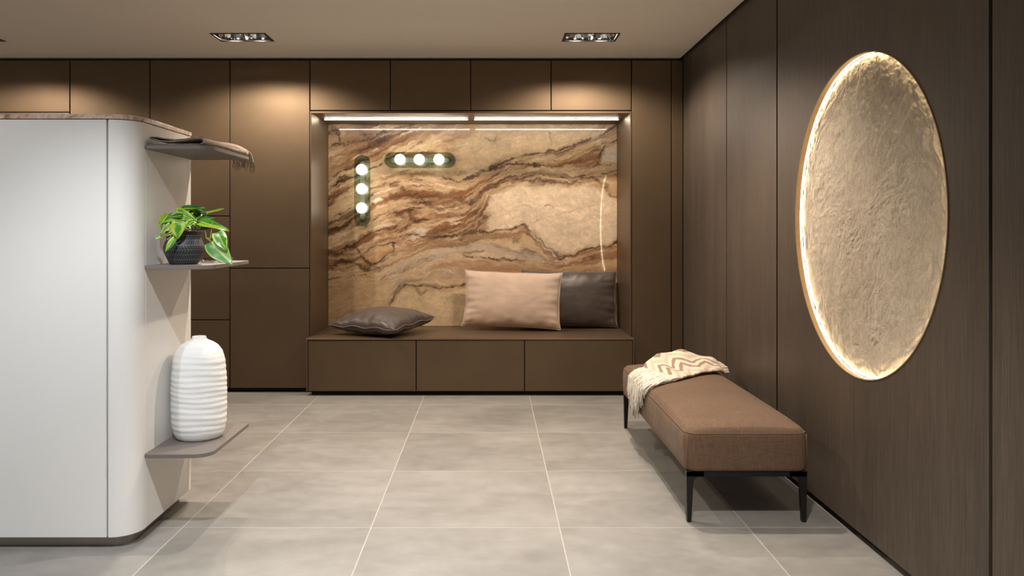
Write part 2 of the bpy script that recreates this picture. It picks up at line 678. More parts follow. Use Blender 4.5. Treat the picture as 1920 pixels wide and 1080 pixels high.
def wall_panel(y0, y1, ga, gb, arc=None):
    y0 += ga
    y1 -= gb
    z0, z1 = TOE, 2.70
    if arc is None:
        return box('panel', XW, XW + PT, y0, y1, z0, z1, oak_m, wr, 0.0012)
    pts = []
    if arc == 'far':      # bite on the y0 side
        c = math.acos(min(1, (y0 - DC) / DR))
        pts = [(y0, z0), (y1, z0), (y1, z1), (y0, z1)]
        for k in range(49):
            a = c - 2 * c * k / 48
            pts.append((DC + DR * math.cos(a), DZ + DR * math.sin(a)))
    else:
        c = math.acos(max(-1, (DC - y1) / DR))
        pts = [(y1, z1), (y0, z1), (y0, z0), (y1, z0)]
        for k in range(49):
            a = -c + 2 * c * k / 48
            pts.append((DC - DR * math.cos(a), DZ + DR * math.sin(a)))
    return prism('panel', pts, 'x', XW, XW + PT, oak_m, wr)


wall_panel(6.01, YC + 0.6, 0.006, 0.0)
wall_panel(5.11, 6.01, 0.006, 0.005)
wall_panel(4.21, 5.11, 0.010, 0.006)
wall_panel(3.31, 4.21, 0.0008, 0.010, 'far')
wall_panel(2.41, 3.31, 0.0080, 0.0008, 'near')
wall_panel(1.51, 2.41, 0.005, 0.008)
wall_panel(0.61, 1.51, 0.005, 0.005)
wall_panel(-0.29, 0.61, 0.005, 0.005)
wall_panel(-1.19, -0.29, 0.005, 0.005)

# ================================================================== CABINETS
GAP = 0.004
MOD = 0.6205
ZT = 2.574
TALL = 'tall bronze cabinets along the back wall'


def cabinet(x0, x1, splits, label, z0=TOE, z1=ZT, ya=YC, depth=0.63, group=None, plinth=True, name='tall_cabinet'):
    t = thing(name, label, 'cabinet', ((x0 + x1) / 2, ya + depth / 2, 0 if plinth else z0), group)
    box('body', x0 + 0.001, x1 - 0.001, ya + 0.022, ya + depth, z0, z1, carcass, t)
    zs = [z0] + splits + [z1]
    for a, b in zip(zs[:-1], zs[1:]):
        la = a + (GAP if a != z0 else 0.0)
        lb = b - (GAP if b != z1 else 0.0)
        box('door', x0 + GAP, x1 - GAP, ya, ya + 0.020, la, lb, bronze, t, 0.0015, 2)
    if plinth:
        box('plinth', x0 + 0.001, x1 - 0.001, ya + 0.05, ya + depth, 0.0, z0, black_gap, t)
    return t


X0 = -1.404
cabinet(X0 - MOD, X0, [0.963], 'tall bronze cabinet split in two doors, adjoining the marble niche')
cabinet(X0 - 2 * MOD, X0 - MOD, [0.562, 1.368], 'tall bronze cabinet with three stacked doors, partly behind the shelf island')
cabinet(X0 - 3 * MOD, X0 - 2 * MOD, [0.963], 'tall bronze cabinet whose plain top shows above the rounded island corner')
cabinet(X0 - 4 * MOD, X0 - 3 * MOD, [2.173], 'tall bronze cabinet with a short top door above the white island')
cabinet(X0 - 5 * MOD, X0 - 4 * MOD, [2.173], 'tall bronze cabinet at the far end of the cabinet run')
NX1 = 1.090
OM = (NX1 - X0) / 4
oc_lab = ['bronze overhead cabinet above the niche, next to the tall two-door cabinet',
          'bronze overhead cabinet second from the tall two-door cabinet, above the bulb lamps',
          'bronze overhead cabinet above the niche, between two overhead doors over the pink cushion',
          'bronze overhead cabinet above the niche, next to the narrow tall cabinet']
for k in range(4):
    cabinet(X0 + k * OM, X0 + (k + 1) * OM, [], oc_lab[k], 2.190, ZT, YC, 0.63, 'overhead cabinets above the niche', False, 'overhead_cabinet')
cabinet(NX1, 1.400, [], 'narrow tall bronze cabinet between the niche and the corner', name='tall_cabinet')
cabinet(1.400, XW - 0.002, [], 'very narrow dark bronze filler cabinet in the room corner', ya=YC + 0.004, depth=0.60, name='filler_cabinet')

# niche surround
ns = thing('niche_surround', 'bronze lining framing the marble niche above the bench', 'niche', (-0.157, 6.55, 0.436))
NI0, NI1, NT, YB = X0 + 0.010, NX1 - 0.010, 2.166, 6.895
box('side_panel', X0 + 0.001, NI0, YC, YB, 0.436, NT + 0.016, bronze, ns, 0.001)
box('side_panel', NI1, NX1 - 0.001, YC, YB, 0.436, NT + 0.016, bronze, ns, 0.001)
box('top_panel', NI0, NI1, YC, YB, NT, NT + 0.016, bronze, ns, 0.001)

# LED profiles in the niche top
for (a, b, lab) in ((-1.354, -0.190, 'long white LED strip in niche top, over the flat dark cushion'),
                    (-0.133, 1.037, 'long white LED strip in niche top, over the two upright cushions')):
    t = thing('led_strip', lab, 'light', ((a + b) / 2, 6.57, NT - 0.006), 'LED strips in the niche top')
    box('profile', a - 0.008, b + 0.008, 6.553, 6.587, NT - 0.004, NT - 0.0003, grey_frame, t)
    box('diffuser', a, b, 6.564, 6.576, NT - 0.008, NT - 0.004, led_white, t)

# ---------------------------------------------------------------- marble back panel
MX0, MX1, MZ0, MZ1 = NI0 + 0.001, NI1 - 0.001, 0.436, NT - 0.001
nx, nz = 760, 520
gx = np.linspace(0, 1, nx)
gz = np.linspace(0, 1, nz)
GX, GZ = np.meshgrid(gx, gz, indexing='ij')
U = 38 + GX * (1505 - 38)           # slab pattern coordinates, origin top left
V = 1058 - GZ * (1058 - 37)
wu = 22 * fbm(U / 130, V / 130, 4) + 13 * fbm(U / 38, V / 38, 4, 0.65)
wv = 18 * fbm(U / 130 + 50, V / 130, 4) + 13 * fbm(U / 38 + 9, V / 38, 4, 0.65)
Uw, Vw = U + wu, V + wv
flows = [
    [(0, -150), (500, -300), (1540, -500)],
    [(0, 170), (250, 100), (420, 20), (700, -150), (1540, -300)],
    [(0, 370), (180, 280), (330, 200), (520, 130), (700, 60), (1000, 0), (1540, -160)],
    [(0, 490), (170, 420), (270, 350), (420, 300), (560, 290), (700, 320), (830, 285), (1000, 215), (1150, 185), (1330, 130), (1540, 20)],
    [(0, 590), (160, 520), (300, 430), (450, 380), (600, 390), (700, 390), (800, 340), (900, 280), (1050, 245), (1200, 240), (1350, 200), (1540, 150)],
    [(0, 690), (160, 640), (300, 565), (430, 530), (560, 500), (700, 470), (780, 420), (850, 370), (950, 320), (1100, 300), (1300, 330), (1400, 310), (1540, 290)],
    [(0, 730), (160, 720), (330, 650), (520, 610), (700, 580), (790, 520), (850, 430), (900, 370), (1050, 340), (1250, 345), (1420, 370), (1540, 410)],
    [(0, 800), (250, 770), (400, 700), (560, 645), (750, 625), (850, 600), (950, 572), (1035, 550), (1100, 610), (1215, 712), (1330, 670), (1540, 640)],
    [(0, 860), (300, 810), (420, 745), (560, 695), (760, 655), (900, 665), (1050, 695), (1200, 735), (1350, 715), (1540, 680)],
    [(0, 960), (330, 840), (520, 800), (700, 770), (900, 765), (1200, 800), (1540, 770)],
    [(0, 1050), (340, 950), (420, 860), (520, 855), (620, 872), (750, 835), (1000, 900), (1540, 900)],
    [(0, 1200), (1540, 1200)]]
T = np.zeros_like(U)
prev = None
for k, pl in enumerate(flows):
    yk = np.interp(Uw, [p[0] for p in pl], [p[1] for p in pl])
    if prev is None:
        T[:] = 0
    else:
        T = np.where(Vw > prev, k - 1 + (Vw - prev) / np.maximum(yk - prev, 12), T)
        T = np.where(Vw > prev, np.minimum(T, k), T)
    prev = yk
s1 = fbm(T * 1.6, Uw / 420, 5, 0.62)
s2 = fbm(T * 3.6 + 7, Uw / 190, 5, 0.66)
s3 = fbm(T * 9.0 + 3, Uw / 90, 4, 0.72)
blot = fbm(Uw / 150 + 3, Vw / 110 + 5, 5)
grain = fbm(Uw / 26 + 3, Vw / 20 + 5, 4, 0.7)


def rgb(r, g, b):
    return np.array(lin(r, g, b)[:3])


def lerp(C, col, m):
    return C * (1 - m[..., None]) + col * m[..., None]


def bellT(c, w_):
    return np.exp(-((T - c) / w_) ** 2)


CREAM, SAND, TAN, RUST, DARK = rgb(226, 200, 168), rgb(208, 174, 132), rgb(184, 144, 96), rgb(122, 80, 44), rgb(58, 39, 26)
leftm = 1 - sm(60, 420, U)
heart = bellT(4.9, 1.6) * (1 - sm(820, 960, U))
topl = bellT(1.6, 1.5) * (1 - sm(420, 760, U))
arm = bellT(4.2, 0.9) * sm(780, 900, U)
low = bellT(7.9, 1.1)
act = np.clip(0.24 + 0.95 * heart + 0.75 * topl + 0.75 * arm + 0.55 * low + 0.4 * leftm * bellT(5.5, 2.6), 0, 1)
C = np.ones(U.shape + (3,)) * SAND
C = lerp(C, CREAM, np.clip(sm(-0.05, 0.5, blot) * 0.75, 0, 1))
C = lerp(C, TAN, sm(-0.30, 0.35, s1) * (0.18 + 0.72 * act))
C = lerp(C, rgb(156, 108, 62), np.clip(sm(-0.05, 0.40, s1 + 0.4 * s2) * act * 0.95, 0, 1))
C = lerp(C, rgb(168, 116, 64), np.clip(sm(0.0, 0.5, blot + 0.5 * s2) * heart * 0.9, 0, 1))
C = lerp(C, RUST, np.clip(sm(0.08, 0.45, s2 + 0.25 * grain) * act, 0, 1))
C = lerp(C, DARK, np.clip(sm(0.22, 0.52, 0.8 * s2 + 0.5 * s3 + 0.15 * grain) * act * 0.85, 0, 1))
C = lerp(C, CREAM, np.clip(sm(0.15, 0.5, -s2 + 0.3 * s3) * (0.30 + 0.5 * act), 0, 1))
C = lerp(C, rgb(190, 178, 162), np.clip(sm(0.2, 0.5, -s2) * low * 0.7, 0, 1))


def pdist(pl):
    d = np.full(U.shape, 1e9)
    for (a, b) in zip(pl[:-1], pl[1:]):
        ax, ay = a
        dx, dy = b[0] - ax, b[1] - ay
        tt = np.clip(((Uw - ax) * dx + (Vw - ay) * dy) / (dx * dx + dy * dy), 0, 1)
        d = np.minimum(d, np.hypot(Uw - ax - tt * dx, Vw - ay - tt * dy))
    return d


def soft_in(pl, e):
    d = pdist(pl + [pl[0]])
    r = np.zeros(U.shape, bool)
    n = len(pl)
    for i in range(n):
        x1, y1 = pl[i]
        x2, y2 = pl[(i + 1) % n]
        r ^= ((y1 > Vw) != (y2 > Vw)) & (Uw < (x2 - x1) * (Vw - y1) / (y2 - y1 + 1e-9) + x1)
    return np.clip(np.where(r, 0.5 + d / (2 * e), 0.5 - d / (2 * e)), 0, 1)


# large pale fields of the slab: outline, edge softness, colour, strength
pale = [
    ([(860, 440), (900, 380), (1000, 345), (1120, 350), (1250, 360), (1330, 345), (1430, 375), (1540, 410), (1540, 600), (1450, 655), (1330, 665), (1215, 705), (1130, 640), (1035, 548), (930, 575), (850, 590)], 12, rgb(222, 196, 166), 0.97),
    ([(690, 130), (900, 70), (1150, 85), (1290, 90), (1180, 160), (1000, 195), (860, 245), (760, 240), (690, 190)], 40, rgb(212, 182, 142), 0.85),
    ([(1440, 160), (1540, 120), (1540, 240), (1430, 230)], 8, rgb(214, 194, 170), 0.95),
    ([(330, 990), (400, 880), (520, 880), (640, 885), (760, 850), (820, 1100), (320, 1100)], 16, rgb(218, 190, 148), 0.92),
    ([(460, 590), (510, 560), (560, 565), (530, 600), (460, 612)], 7, rgb(222, 200, 178), 0.95),
    ([(260, 425), (300, 408), (320, 425), (285, 440)], 5, rgb(240, 224, 200), 0.9),
    ([(185, 720), (330, 660), (365, 665), (300, 715), (215, 745)], 7, rgb(214, 166, 112), 0.92),
    ([(500, 790), (640, 730), (800, 735), (1000, 745), (1200, 775), (1480, 740), (1540, 820), (1000, 830), (700, 800)], 18, rgb(186, 142, 98), 0.7),
    ([(0, 870), (170, 850), (330, 830), (480, 800), (420, 850), (340, 970), (180, 1100), (0, 1100)], 25, rgb(206, 172, 128), 0.8)]
for pl, e, c, st in pale:
    m = soft_in(pl, e) * st
    cc = np.ones(U.shape + (3,)) * c
    cc = cc * (1 + 0.16 * fbm(Uw / 110, Vw / 90, 5) + 0.08 * grain)[..., None]
    C = C * (1 - m[..., None]) + cc * m[..., None]
DK, RU, GR, WH = rgb(72, 42, 24), rgb(112, 70, 38), rgb(184, 172, 158), rgb(236, 216, 190)
veins = [
    ([(38, 540), (160, 480), (260, 400)], 16, 0.85, DK), ([(38, 690), (100, 690), (165, 640), (230, 720), (300, 765)], 10, 0.8, DK),
    ([(38, 580), (140, 545), (165, 520)], 15, 0.85, DK), ([(38, 760), (110, 720), (160, 735), (230, 770)], 16, 0.8, DK),
    ([(38, 350), (110, 325), (190, 300), (330, 220), (420, 180)], 7, 0.8, DK), ([(55, 60), (90, 90), (95, 130)], 14, 0.85, DK),
    ([(45, 150), (150, 140), (250, 110), (380, 60), (470, 40)], 11, 0.75, DK), ([(200, 170), (330, 120), (450, 60), (540, 40)], 10, 0.7, DK),
    ([(60, 300), (180, 240), (300, 170), (440, 110)], 7, 0.7, RU), ([(250, 370), (330, 335), (420, 350), (440, 390), (360, 400)], 18, 0.75, RU),
    ([(620, 310), (700, 325), (800, 285), (900, 255), (1000, 235), (1110, 250)], 12, 0.9, DK), ([(800, 280), (950, 225), (1060, 195), (1150, 180), (1300, 140), (1420, 90), (1500, 40)], 8, 0.85, DK),
    ([(1150, 190), (1170, 130), (1160, 80)], 4, 0.6, DK), ([(1505, 115), (1450, 130), (1430, 180), (1405, 230)], 8, 0.9, DK),
    ([(1300, 220), (1400, 175), (1430, 130)], 10, 0.6, RU), ([(1300, 150), (1400, 110), (1480, 50)], 14, 0.6, RU), ([(1430, 285), (1540, 275)], 9, 0.8, DK), ([(1390, 330), (1440, 350), (1470, 390), (1540, 395)], 12, 0.7, RU),
    ([(760, 430), (830, 375), (900, 330), (1000, 310), (1130, 330), (1250, 340), (1330, 300), (1400, 320)], 15, 0.85, DK),
    ([(790, 420), (870, 350), (960, 300), (1090, 290), (1200, 300), (1350, 310)], 14, 0.7, RU),
    ([(440, 590), (560, 605), (700, 610), (800, 580), (860, 590), (940, 570), (1035, 545), (1120, 630), (1215, 715)], 6, 0.9, DK),
    ([(1060, 590), (1130, 660), (1190, 720)], 18, 0.6, RU),
    ([(1215, 715), (1290, 700), (1350, 665), (1430, 660), (1480, 650), (1540, 600)], 7, 0.9, DK), ([(1180, 740), (1300, 735), (1400, 700), (1540, 680)], 20, 0.55, rgb(170, 108, 58)),
    ([(1320, 725), (1370, 712), (1420, 705)], 13, 0.75, DK), ([(720, 695), (800, 712), (900, 722), (1030, 728)], 6, 0.9, DK),
    ([(600, 640), (760, 620), (850, 605), (950, 600), (1030, 580)], 16, 0.6, rgb(150, 108, 62)),
    ([(870, 640), (1000, 680), (1100, 700), (1180, 720)], 7, 0.5, rgb(120, 105, 95)), ([(340, 965), (365, 900), (410, 850), (500, 850), (600, 870), (680, 845), (750, 830)], 7, 0.9, DK),
    ([(490, 855), (510, 900), (530, 880)], 12, 0.6, rgb(130, 95, 55)), ([(370, 900), (400, 880), (430, 850)], 16, 0.6, rgb(110, 78, 44)),
    ([(170, 720), (260, 660), (370, 640), (365, 680), (290, 730), (240, 765)], 6, 0.85, DK), ([(170, 640), (300, 570), (400, 545)], 9, 0.75, DK),
    ([(650, 500), (760, 480), (830, 510), (800, 570), (720, 620)], 18, 0.7, RU), ([(700, 560), (790, 520), (850, 450)], 16, 0.7, RU), ([(480, 430), (560, 400), (680, 410), (760, 430)], 13, 0.75, RU),
    ([(460, 470), (470, 520), (430, 560)], 16, 0.75, RU), ([(380, 480), (420, 500)], 18, 0.75, RU), ([(500, 420), (600, 470), (680, 440)], 12, 0.65, DK), ([(560, 620), (700, 600), (800, 540), (850, 500)], 10, 0.7, DK),
    ([(850, 110), (880, 120), (900, 90)], 6, 0.6, rgb(92, 88, 70)),
    ([(340, 800), (420, 745), (520, 715), (640, 690), (760, 655), (880, 665), (990, 690), (1100, 715)], 20, 0.75, GR),
    ([(400, 830), (500, 810), (700, 780), (760, 790)], 14, 0.45, GR), ([(510, 800), (570, 780), (620, 775), (680, 790)], 3, 0.7, WH),
    ([(830, 440), (860, 400), (930, 400), (1000, 430), (1150, 460)], 6, 0.6, WH), ([(1160, 455), (1300, 490), (1450, 520)], 3, 0.5, WH), ([(1060, 540), (1250, 480), (1400, 440)], 2.5, 0.35, rgb(150, 115, 85)),
    ([(1330, 480), (1390, 590)], 2.5, 0.3, WH), ([(1140, 450), (1165, 445), (1185, 460)], 4, 0.5, RU), ([(1110, 480), (1100, 540)], 2, 0.4, RU), ([(1210, 570), (1230, 590)], 4, 0.4, RU), ([(690, 150), (740, 140), (820, 180)], 3, 0.5, WH), ([(1060, 560), (1130, 650), (1190, 700)], 5, 0.5, WH)]
rough_ = 0.9 * s3 + 0.6 * grain
for pl, hw, st, c in veins:
    d = pdist(pl)
    lw = np.clip(0.85 + 1.1 * fbm(Uw / 95 + 3 * hw, Vw / 95 + hw, 3), 0.25, 1.5)
    env = np.exp(-(d / (hw * 1.15 * lw)) ** 2)
    halo = np.exp(-(d / (hw * 2.6)) ** 2) * np.clip(0.25 + 0.9 * s2 + 0.5 * s3, 0, 1)
    C = lerp(C, c * 0.5 + RU * 0.5 if c is DK else c, np.clip(halo * st * 0.75, 0, 1))
    m = sm(0.30, 0.95, env * (0.85 + 1.0 * rough_)) * st * 0.92
    C = lerp(C, c, np.clip(m, 0, 1))
C = C * (1 + 0.16 * grain + 0.20 * s3)[..., None]
lum = C.mean(-1, keepdims=True)
C = np.clip(0.385 * ((C * 0.78 + lum * np.array([0.225, 0.22, 0.21])) / 0.42) ** 1.22, 0.004, 1)
P = np.stack([MX0 + GX * (MX1 - MX0), np.full_like(GX, 6.895), MZ0 + GZ * (MZ1 - MZ0)], -1)
me = grid_mesh('marble_panel', P, C)
# close the slab with a back so that it has thickness
bm = bmesh.new()
bm.from_mesh(me)
edges = [e for e in bm.edges if e.is_boundary]
r = bmesh.ops.extrude_edge_only(bm, edges=edges)
for v in r['geom']:
    if isinstance(v, bmesh.types.BMVert):
        v.co.y += 0.02
bm.to_mesh(me)
bm.free()
mp_ = link('marble_panel', me, marble_m, smooth=False)
tag(mp_, 'polished brown and cream swirled marble slab lining the niche back', 'marble slab')
marb_y = 6.895

# ---------------------------------------------------------------- bulb lamps on the marble


def pill_pts(cx, cz, L, R, vertical, n=16):
    pts = []
    h = L / 2 - R
    for k in range(n + 1):
        a = -PI / 2 + PI * k / n
        pts.append((h + R * math.cos(a), R * math.sin(a)))
    for k in range(n + 1):
        a = PI / 2 + PI * k / n
        pts.append((-h + R * math.cos(a), R * math.sin(a)))
    if vertical:
        pts = [(-z, x) for x, z in pts]
    return [(cx + x, cz + z) for x, z in pts]


def bulb_lamp(cx, cz, vertical, bulbs, label):
    t = thing('wall_lamp', label, 'lamp', (cx, marb_y, cz), 'smoked glass bulb lamps on the marble')
    prism('glass_body', pill_pts(cx, cz, 0.61, 0.067, vertical), 'y', marb_y - 0.040, marb_y - 0.0015, smoke_glass, t, 0.012, 3)
    prism('back_plate', pill_pts(cx, cz, 0.50, 0.022, vertical), 'y', marb_y - 0.008, marb_y - 0.0008, lamp_plate, t)
    for (bx, bz) in bulbs:
        bm = bmesh.new()
        bmesh.ops.create_uvsphere(bm, u_segments=24, v_segments=14, radius=0.044)
        bmesh.ops.translate(bm, verts=bm.verts, vec=(bx, marb_y - 0.060, bz))
        b = from_bm('bulb', bm, bulb_m, t, smooth=True)
        bm = bmesh.new()
        tube_bm(bm, [(bx, marb_y - 0.026, bz), (bx, marb_y - 0.006, bz)], 0.024, 16)
        from_bm('socket', bm, grey_frame, t)


def px2(x, y, D):
    return ((x - 920.5) * D / 1511, H - (y - 430) * D / 1511)


bl = [px2(x, y, 6.84) for x, y in ((678, 318), (678, 354), (678, 390))]
c_ = px2(678.5, 357, 6.85)
bulb_lamp(c_[0], c_[1], True, bl, 'upright smoked glass lamp with three round white bulbs on the marble')
bl = [px2(x, y, 6.84) for x, y in ((750, 299), (786, 299), (823, 299))]
c_ = px2(787, 300, 6.85)
bulb_lamp(c_[0], c_[1], False, bl, 'horizontal smoked glass lamp with three round white bulbs on the marble')

# ---------------------------------------------------------------- storage bench under the niche
BY = 6.117
bt = thing('storage_bench', 'long bronze storage bench with three drawers below the marble niche', 'bench', (-0.157, BY + 0.38, 0))
BX0, BX1 = -1.402, 1.089
box('seat_top', BX0, BX1, BY, marb_y - 0.001, 0.424, 0.435, bronze, bt, 0.001)
box('side_panel', BX0, BX0 + 0.011, BY, YC + 0.6, TOE, 0.424, bronze, bt, 0.001)
box('side_panel', BX1 - 0.011, BX1, BY, YC + 0.6, TOE, 0.424, bronze, bt, 0.001)
box('body', BX0 + 0.012, BX1 - 0.012, BY + 0.024, YC + 0.6, TOE, 0.422, carcass, bt)
box('plinth', BX0 + 0.03, BX1 - 0.03, BY + 0.06, YC + 0.6, 0.0, TOE, black_gap, bt)
dwid = (BX1 - BX0 - 0.022) / 3
for k in range(3):
    a = BX0 + 0.011 + k * dwid
    box('drawer_front', a + GAP, a + dwid - GAP, BY + 0.003, BY + 0.022, TOE + 0.002, 0.419, bronze, bt, 0.0015, 2)

# ================================================================== DOWNLIGHTS
dl_lab = ['recessed twin downlight in ceiling above the white island',
          'recessed twin downlight in ceiling before the tall two-door cabinet',
          'recessed twin downlight in ceiling before the niche, nearer the oak wall']
for k, (x, y) in enumerate(DLX):
    t = thing('recessed_downlight', dl_lab[k], 'downlight', (x, y, CEIL), 'recessed ceiling downlights')
    bm = bmesh.new()
    w1, d1, th = DLW, DLD, 0.012
    bm_box(bm, x - w1 - 0.004, x + w1 + 0.004, y - d1 - 0.004, y - d1 + th, CEIL - 0.004, CEIL - 0.0005)
    bm_box(bm, x - w1 - 0.004, x + w1 + 0.004, y + d1 - th, y + d1 + 0.004, CEIL - 0.004, CEIL - 0.0005)
    bm_box(bm, x - w1 - 0.004, x - w1 + th, y - d1 + th, y + d1 - th, CEIL - 0.004, CEIL - 0.0005)
    bm_box(bm, x + w1 - th, x + w1 + 0.004, y - d1 + th, y + d1 - th, CEIL - 0.004, CEIL - 0.0005)
    from_bm('frame', bm, grey_frame, t)
    # housing: open-bottomed chrome tray
    bm = bmesh.new()
    a = [bm.verts.new((x + sx * (w1 - 0.001), y + sy * (d1 - 0.001), CEIL)) for sx, sy in ((-1, -1), (1, -1), (1, 1), (-1, 1))]
    b = [bm.verts.new((x + sx * (w1 - 0.012), y + sy * (d1 - 0.012), CEIL + 0.10)) for sx, sy in ((-1, -1), (1, -1), (1, 1), (-1, 1))]
    for i in range(4):
        bm.faces.new((a[i], a[(i + 1) % 4], b[(i + 1) % 4], b[i]))
    bm.faces.new(b)
    from_bm('housing', bm, chrome, t)
    for sx in (-1, 1):
        cx = x + sx * 0.088
        lathe('reflector', [(0.078, 0.012), (0.070, 0.03), (0.055, 0.055), (0.036, 0.075), (0.034, 0.078)], chrome, t, 28, center=(cx, y, CEIL), cap=False)
        bm = bmesh.new()
        bmesh.ops.create_circle(bm, cap_ends=True, radius=0.034, segments=24)
        bmesh.ops.translate(bm, verts=bm.verts, vec=(cx, y, CEIL + 0.076))
        from_bm('lamp_disc', bm, lamp_m, t)
    for sx in (-1, 1):
        sp_ = spot('downlight_beam_offscreen' if k == 0 else 'downlight_beam', x + sx * 0.088, y, (46, 66, 55)[k], WARM, x + sx * 0.088, y - 0.01, 0, 150, 0.35, 0.028, z=CEIL + 0.045)
        mw = sp_.location.copy()
        sp_.parent = t
        sp_.location = mw - t.location

# ================================================================== ROUND STONE WALL LAMP
wl = thing('round_wall_lamp', 'large round pale stone disc lamp glowing at its edge, set in oak wall', 'lamp', (XW + 0.03, DC, DZ - DR))
RX = XW + 0.031                 # plane of the stone
na, nr = 420, 130
ang = np.linspace(0, 2 * PI, na, endpoint=False)
rad = np.linspace(0.0, 1.0, nr) ** 0.75 * (DR - 0.007)
A, R = np.meshgrid(ang, rad, indexing='ij')
yy, zz = R * np.cos(A), R * np.sin(A)
wq = 0.10 * fbm(yy * 3 + 4, zz * 3, 3)
wq2 = 0.10 * fbm(yy * 3 + 14, zz * 3 + 9, 3)
h = 0.0040 * (1 - np.abs(fbm((yy + wq) * 5, (zz + wq2) * 7, 4)) * 1.6)
mask = sm(-0.15, 0.35, fbm(yy * 2.4 + 2, zz * 2.4 + 6, 3)) * 0.8 + 0.25 + 0.5 * sm(0.35, 0.62, R)
h = h + 0.0055 * mask * fbm((yy + 2.2 * wq) * 22, (zz + 2.2 * wq2) * 30, 4, 0.6)
h = h + 0.0018 * mask * fbm((yy + wq) * 70, (zz + wq2) * 80, 2)
h = h - h.mean()
Pd = np.stack([RX - h, DC + yy, DZ + zz], -1)
me = grid_mesh('stone_disc', Pd, None, True)
link('stone_disc', me, stone_m, wl, smooth=True)


def ring(name, xa, xb, r0, r1, mat, n=128):
    bm = bmesh.new()
    rows = []
    for (xx, rr) in ((xa, r0), (xb, r0), (xb, r1), (xa, r1)):
        rows.append([bm.verts.new((xx, DC + rr * math.cos(2 * PI * k / n), DZ + rr * math.sin(2 * PI * k / n))) for k in range(n)])
    for i in range(4):
        a, b = rows[i], rows[(i + 1) % 4]
        for k in range(n):
            bm.faces.new((a[k], b[k], b[(k + 1) % n], a[(k + 1) % n]))
    return from_bm(name, bm, mat, wl)


ring('rim', XW - 0.003, XW + 0.020, DR - 0.0045, DR - 0.0005, gold_rim)
ring('led_ring', XW + 0.0205, XW + 0.028, DR - 0.0035, DR - 0.0005, led_warm)

# ================================================================== ISLAND WITH SHELVES
IY0, IY1, IX = 3.18, 3.78, -1.407
IR = 0.103
IL = -2.9
isl = thing('shelf_island', 'white rounded-corner island cabinet with marble top and three taupe side shelves', 'cabinet', (-2.1, 3.48, 0))


def corner_outline(x_left, inset, y1, n=20, y0=IY0, ir=IR):
    """front edge, rounded corner, right side"""
    p = [(x_left, y0 + inset)]
    cx, cy = IX - ir, y0 + ir
    for k in range(n + 1):
        a = -PI / 2 + PI / 2 * k / n
        p.append((cx + (ir - inset) * math.cos(a), cy + (ir - inset) * math.sin(a)))
    p.append((IX - inset, y1))
    p.append((x_left, y1))
    return p


ZI0, ZI1, ZI2 = 0.049, 1.7015, 1.7195
XJ = IX - IR
box('front_panel', -2.20, XJ - 0.008, IY0, IY0 + 0.02, ZI0, ZI1 - 0.003, island_m, isl, 0.001)
box('front_panel', IL, -2.204, IY0, IY0 + 0.02, ZI0, ZI1 - 0.003, island_m, isl, 0.001)
# curved corner piece
pts = []
for k in range(25):
    a = -PI / 2 + PI / 2 * k / 24
    pts.append((XJ + IR * math.cos(a), IY0 + IR + IR * math.sin(a)))
for k in range(25):
    a = -PI / 2 * k / 24
    pts.append((XJ + (IR - 0.02) * math.cos(a), IY0 + IR + (IR - 0.02) * math.sin(a)))
o = prism('corner_panel', pts, 'z', ZI0, ZI1 - 0.003, island_m, isl)
for p in o.data.polygons:
    if abs(p.normal.z) < 0.5:
        p.use_smooth = True
try:
    o.data.set_sharp_from_angle(angle=math.radians(40))
except Exception:
    pass
box('side_panel', IX - 0.02, IX, IY0 + IR + 0.002, 3.741, ZI0, ZI1 - 0.003, island_m, isl, 0.0008)
box('end_panel', IX - 0.03, IX - 0.0005, 3.745, IY1, ZI0, ZI1 - 0.003, island_m, isl, 0.0008)
prism('body', corner_outline(IL, 0.0215, IY1 - 0.002), 'z', ZI0, ZI1 - 0.003, carcass, isl)
prism('plinth', corner_outline(IL, 0.045, IY1 - 0.03), 'z', 0.0, ZI0, simple('beige_plinth', (0.42, 0.38, 0.33, 1), 0.6, 0, 5, 0.03), isl)
prism('marble_top', corner_outline(IL, -0.002, IY1 + 0.004), 'z', ZI1, ZI2, topstone, isl, 0.0015, 1)

# shelves
SX1, SY0, SY1 = -1.140, 3.268, 3.80
SHELVES = []


def shelf_outline():
    p = []
    xl = IX + 0.0005
    # front left small rounding against the curved corner
    p.append((xl - 0.006, SY0 + 0.018))
    p.append((xl, SY0 + 0.006))
    p.append((xl + 0.012, SY0))
    r = 0.075
    for k in range(13):
        a = -PI / 2 + PI / 2 * k / 12
        p.append((SX1 - r + r * math.cos(a), SY0 + r + r * math.sin(a)))
    r2 = 0.006
    p += [(SX1, SY1 - r2), (SX1 - r2, SY1), (xl, SY1)]
    return p


for zt in (1.607, 1.118, 0.352):
    o = prism('shelf', shelf_outline(), 'z', zt - 0.0155, zt, shelf_m, isl, 0.0015, 1)
    o['label'] = 'taupe cantilevered side shelf'

# ---------------------------------------------------------------- vase
vx, vy, vz = -1.2835, 3.545, 0.3522
prof0 = [(0.001, 0.0), (0.088, 0.0), (0.098, 0.008), (0.106, 0.025), (0.112, 0.05), (0.1165, 0.10), (0.117, 0.17), (0.1165, 0.24), (0.113, 0.30), (0.108, 0.345), (0.098, 0.378), (0.080, 0.403), (0.058, 0.418), (0.038, 0.427), (0.030, 0.434), (0.0285, 0.440), (0.031, 0.446), (0.027, 0.446), (0.023, 0.438), (0.022, 0.42), (0.022, 0.38)]


def dense(prof, step=0.0035):
    out = []
    for (a, b) in zip(prof[:-1], prof[1:]):
        L = math.hypot(b[0] - a[0], b[1] - a[1])
        n = max(1, int(L / step))
        for k in range(n):
            out.append((a[0] + (b[0] - a[0]) * k / n, a[1] + (b[1] - a[1]) * k / n))
    out.append(prof[-1])
    return out


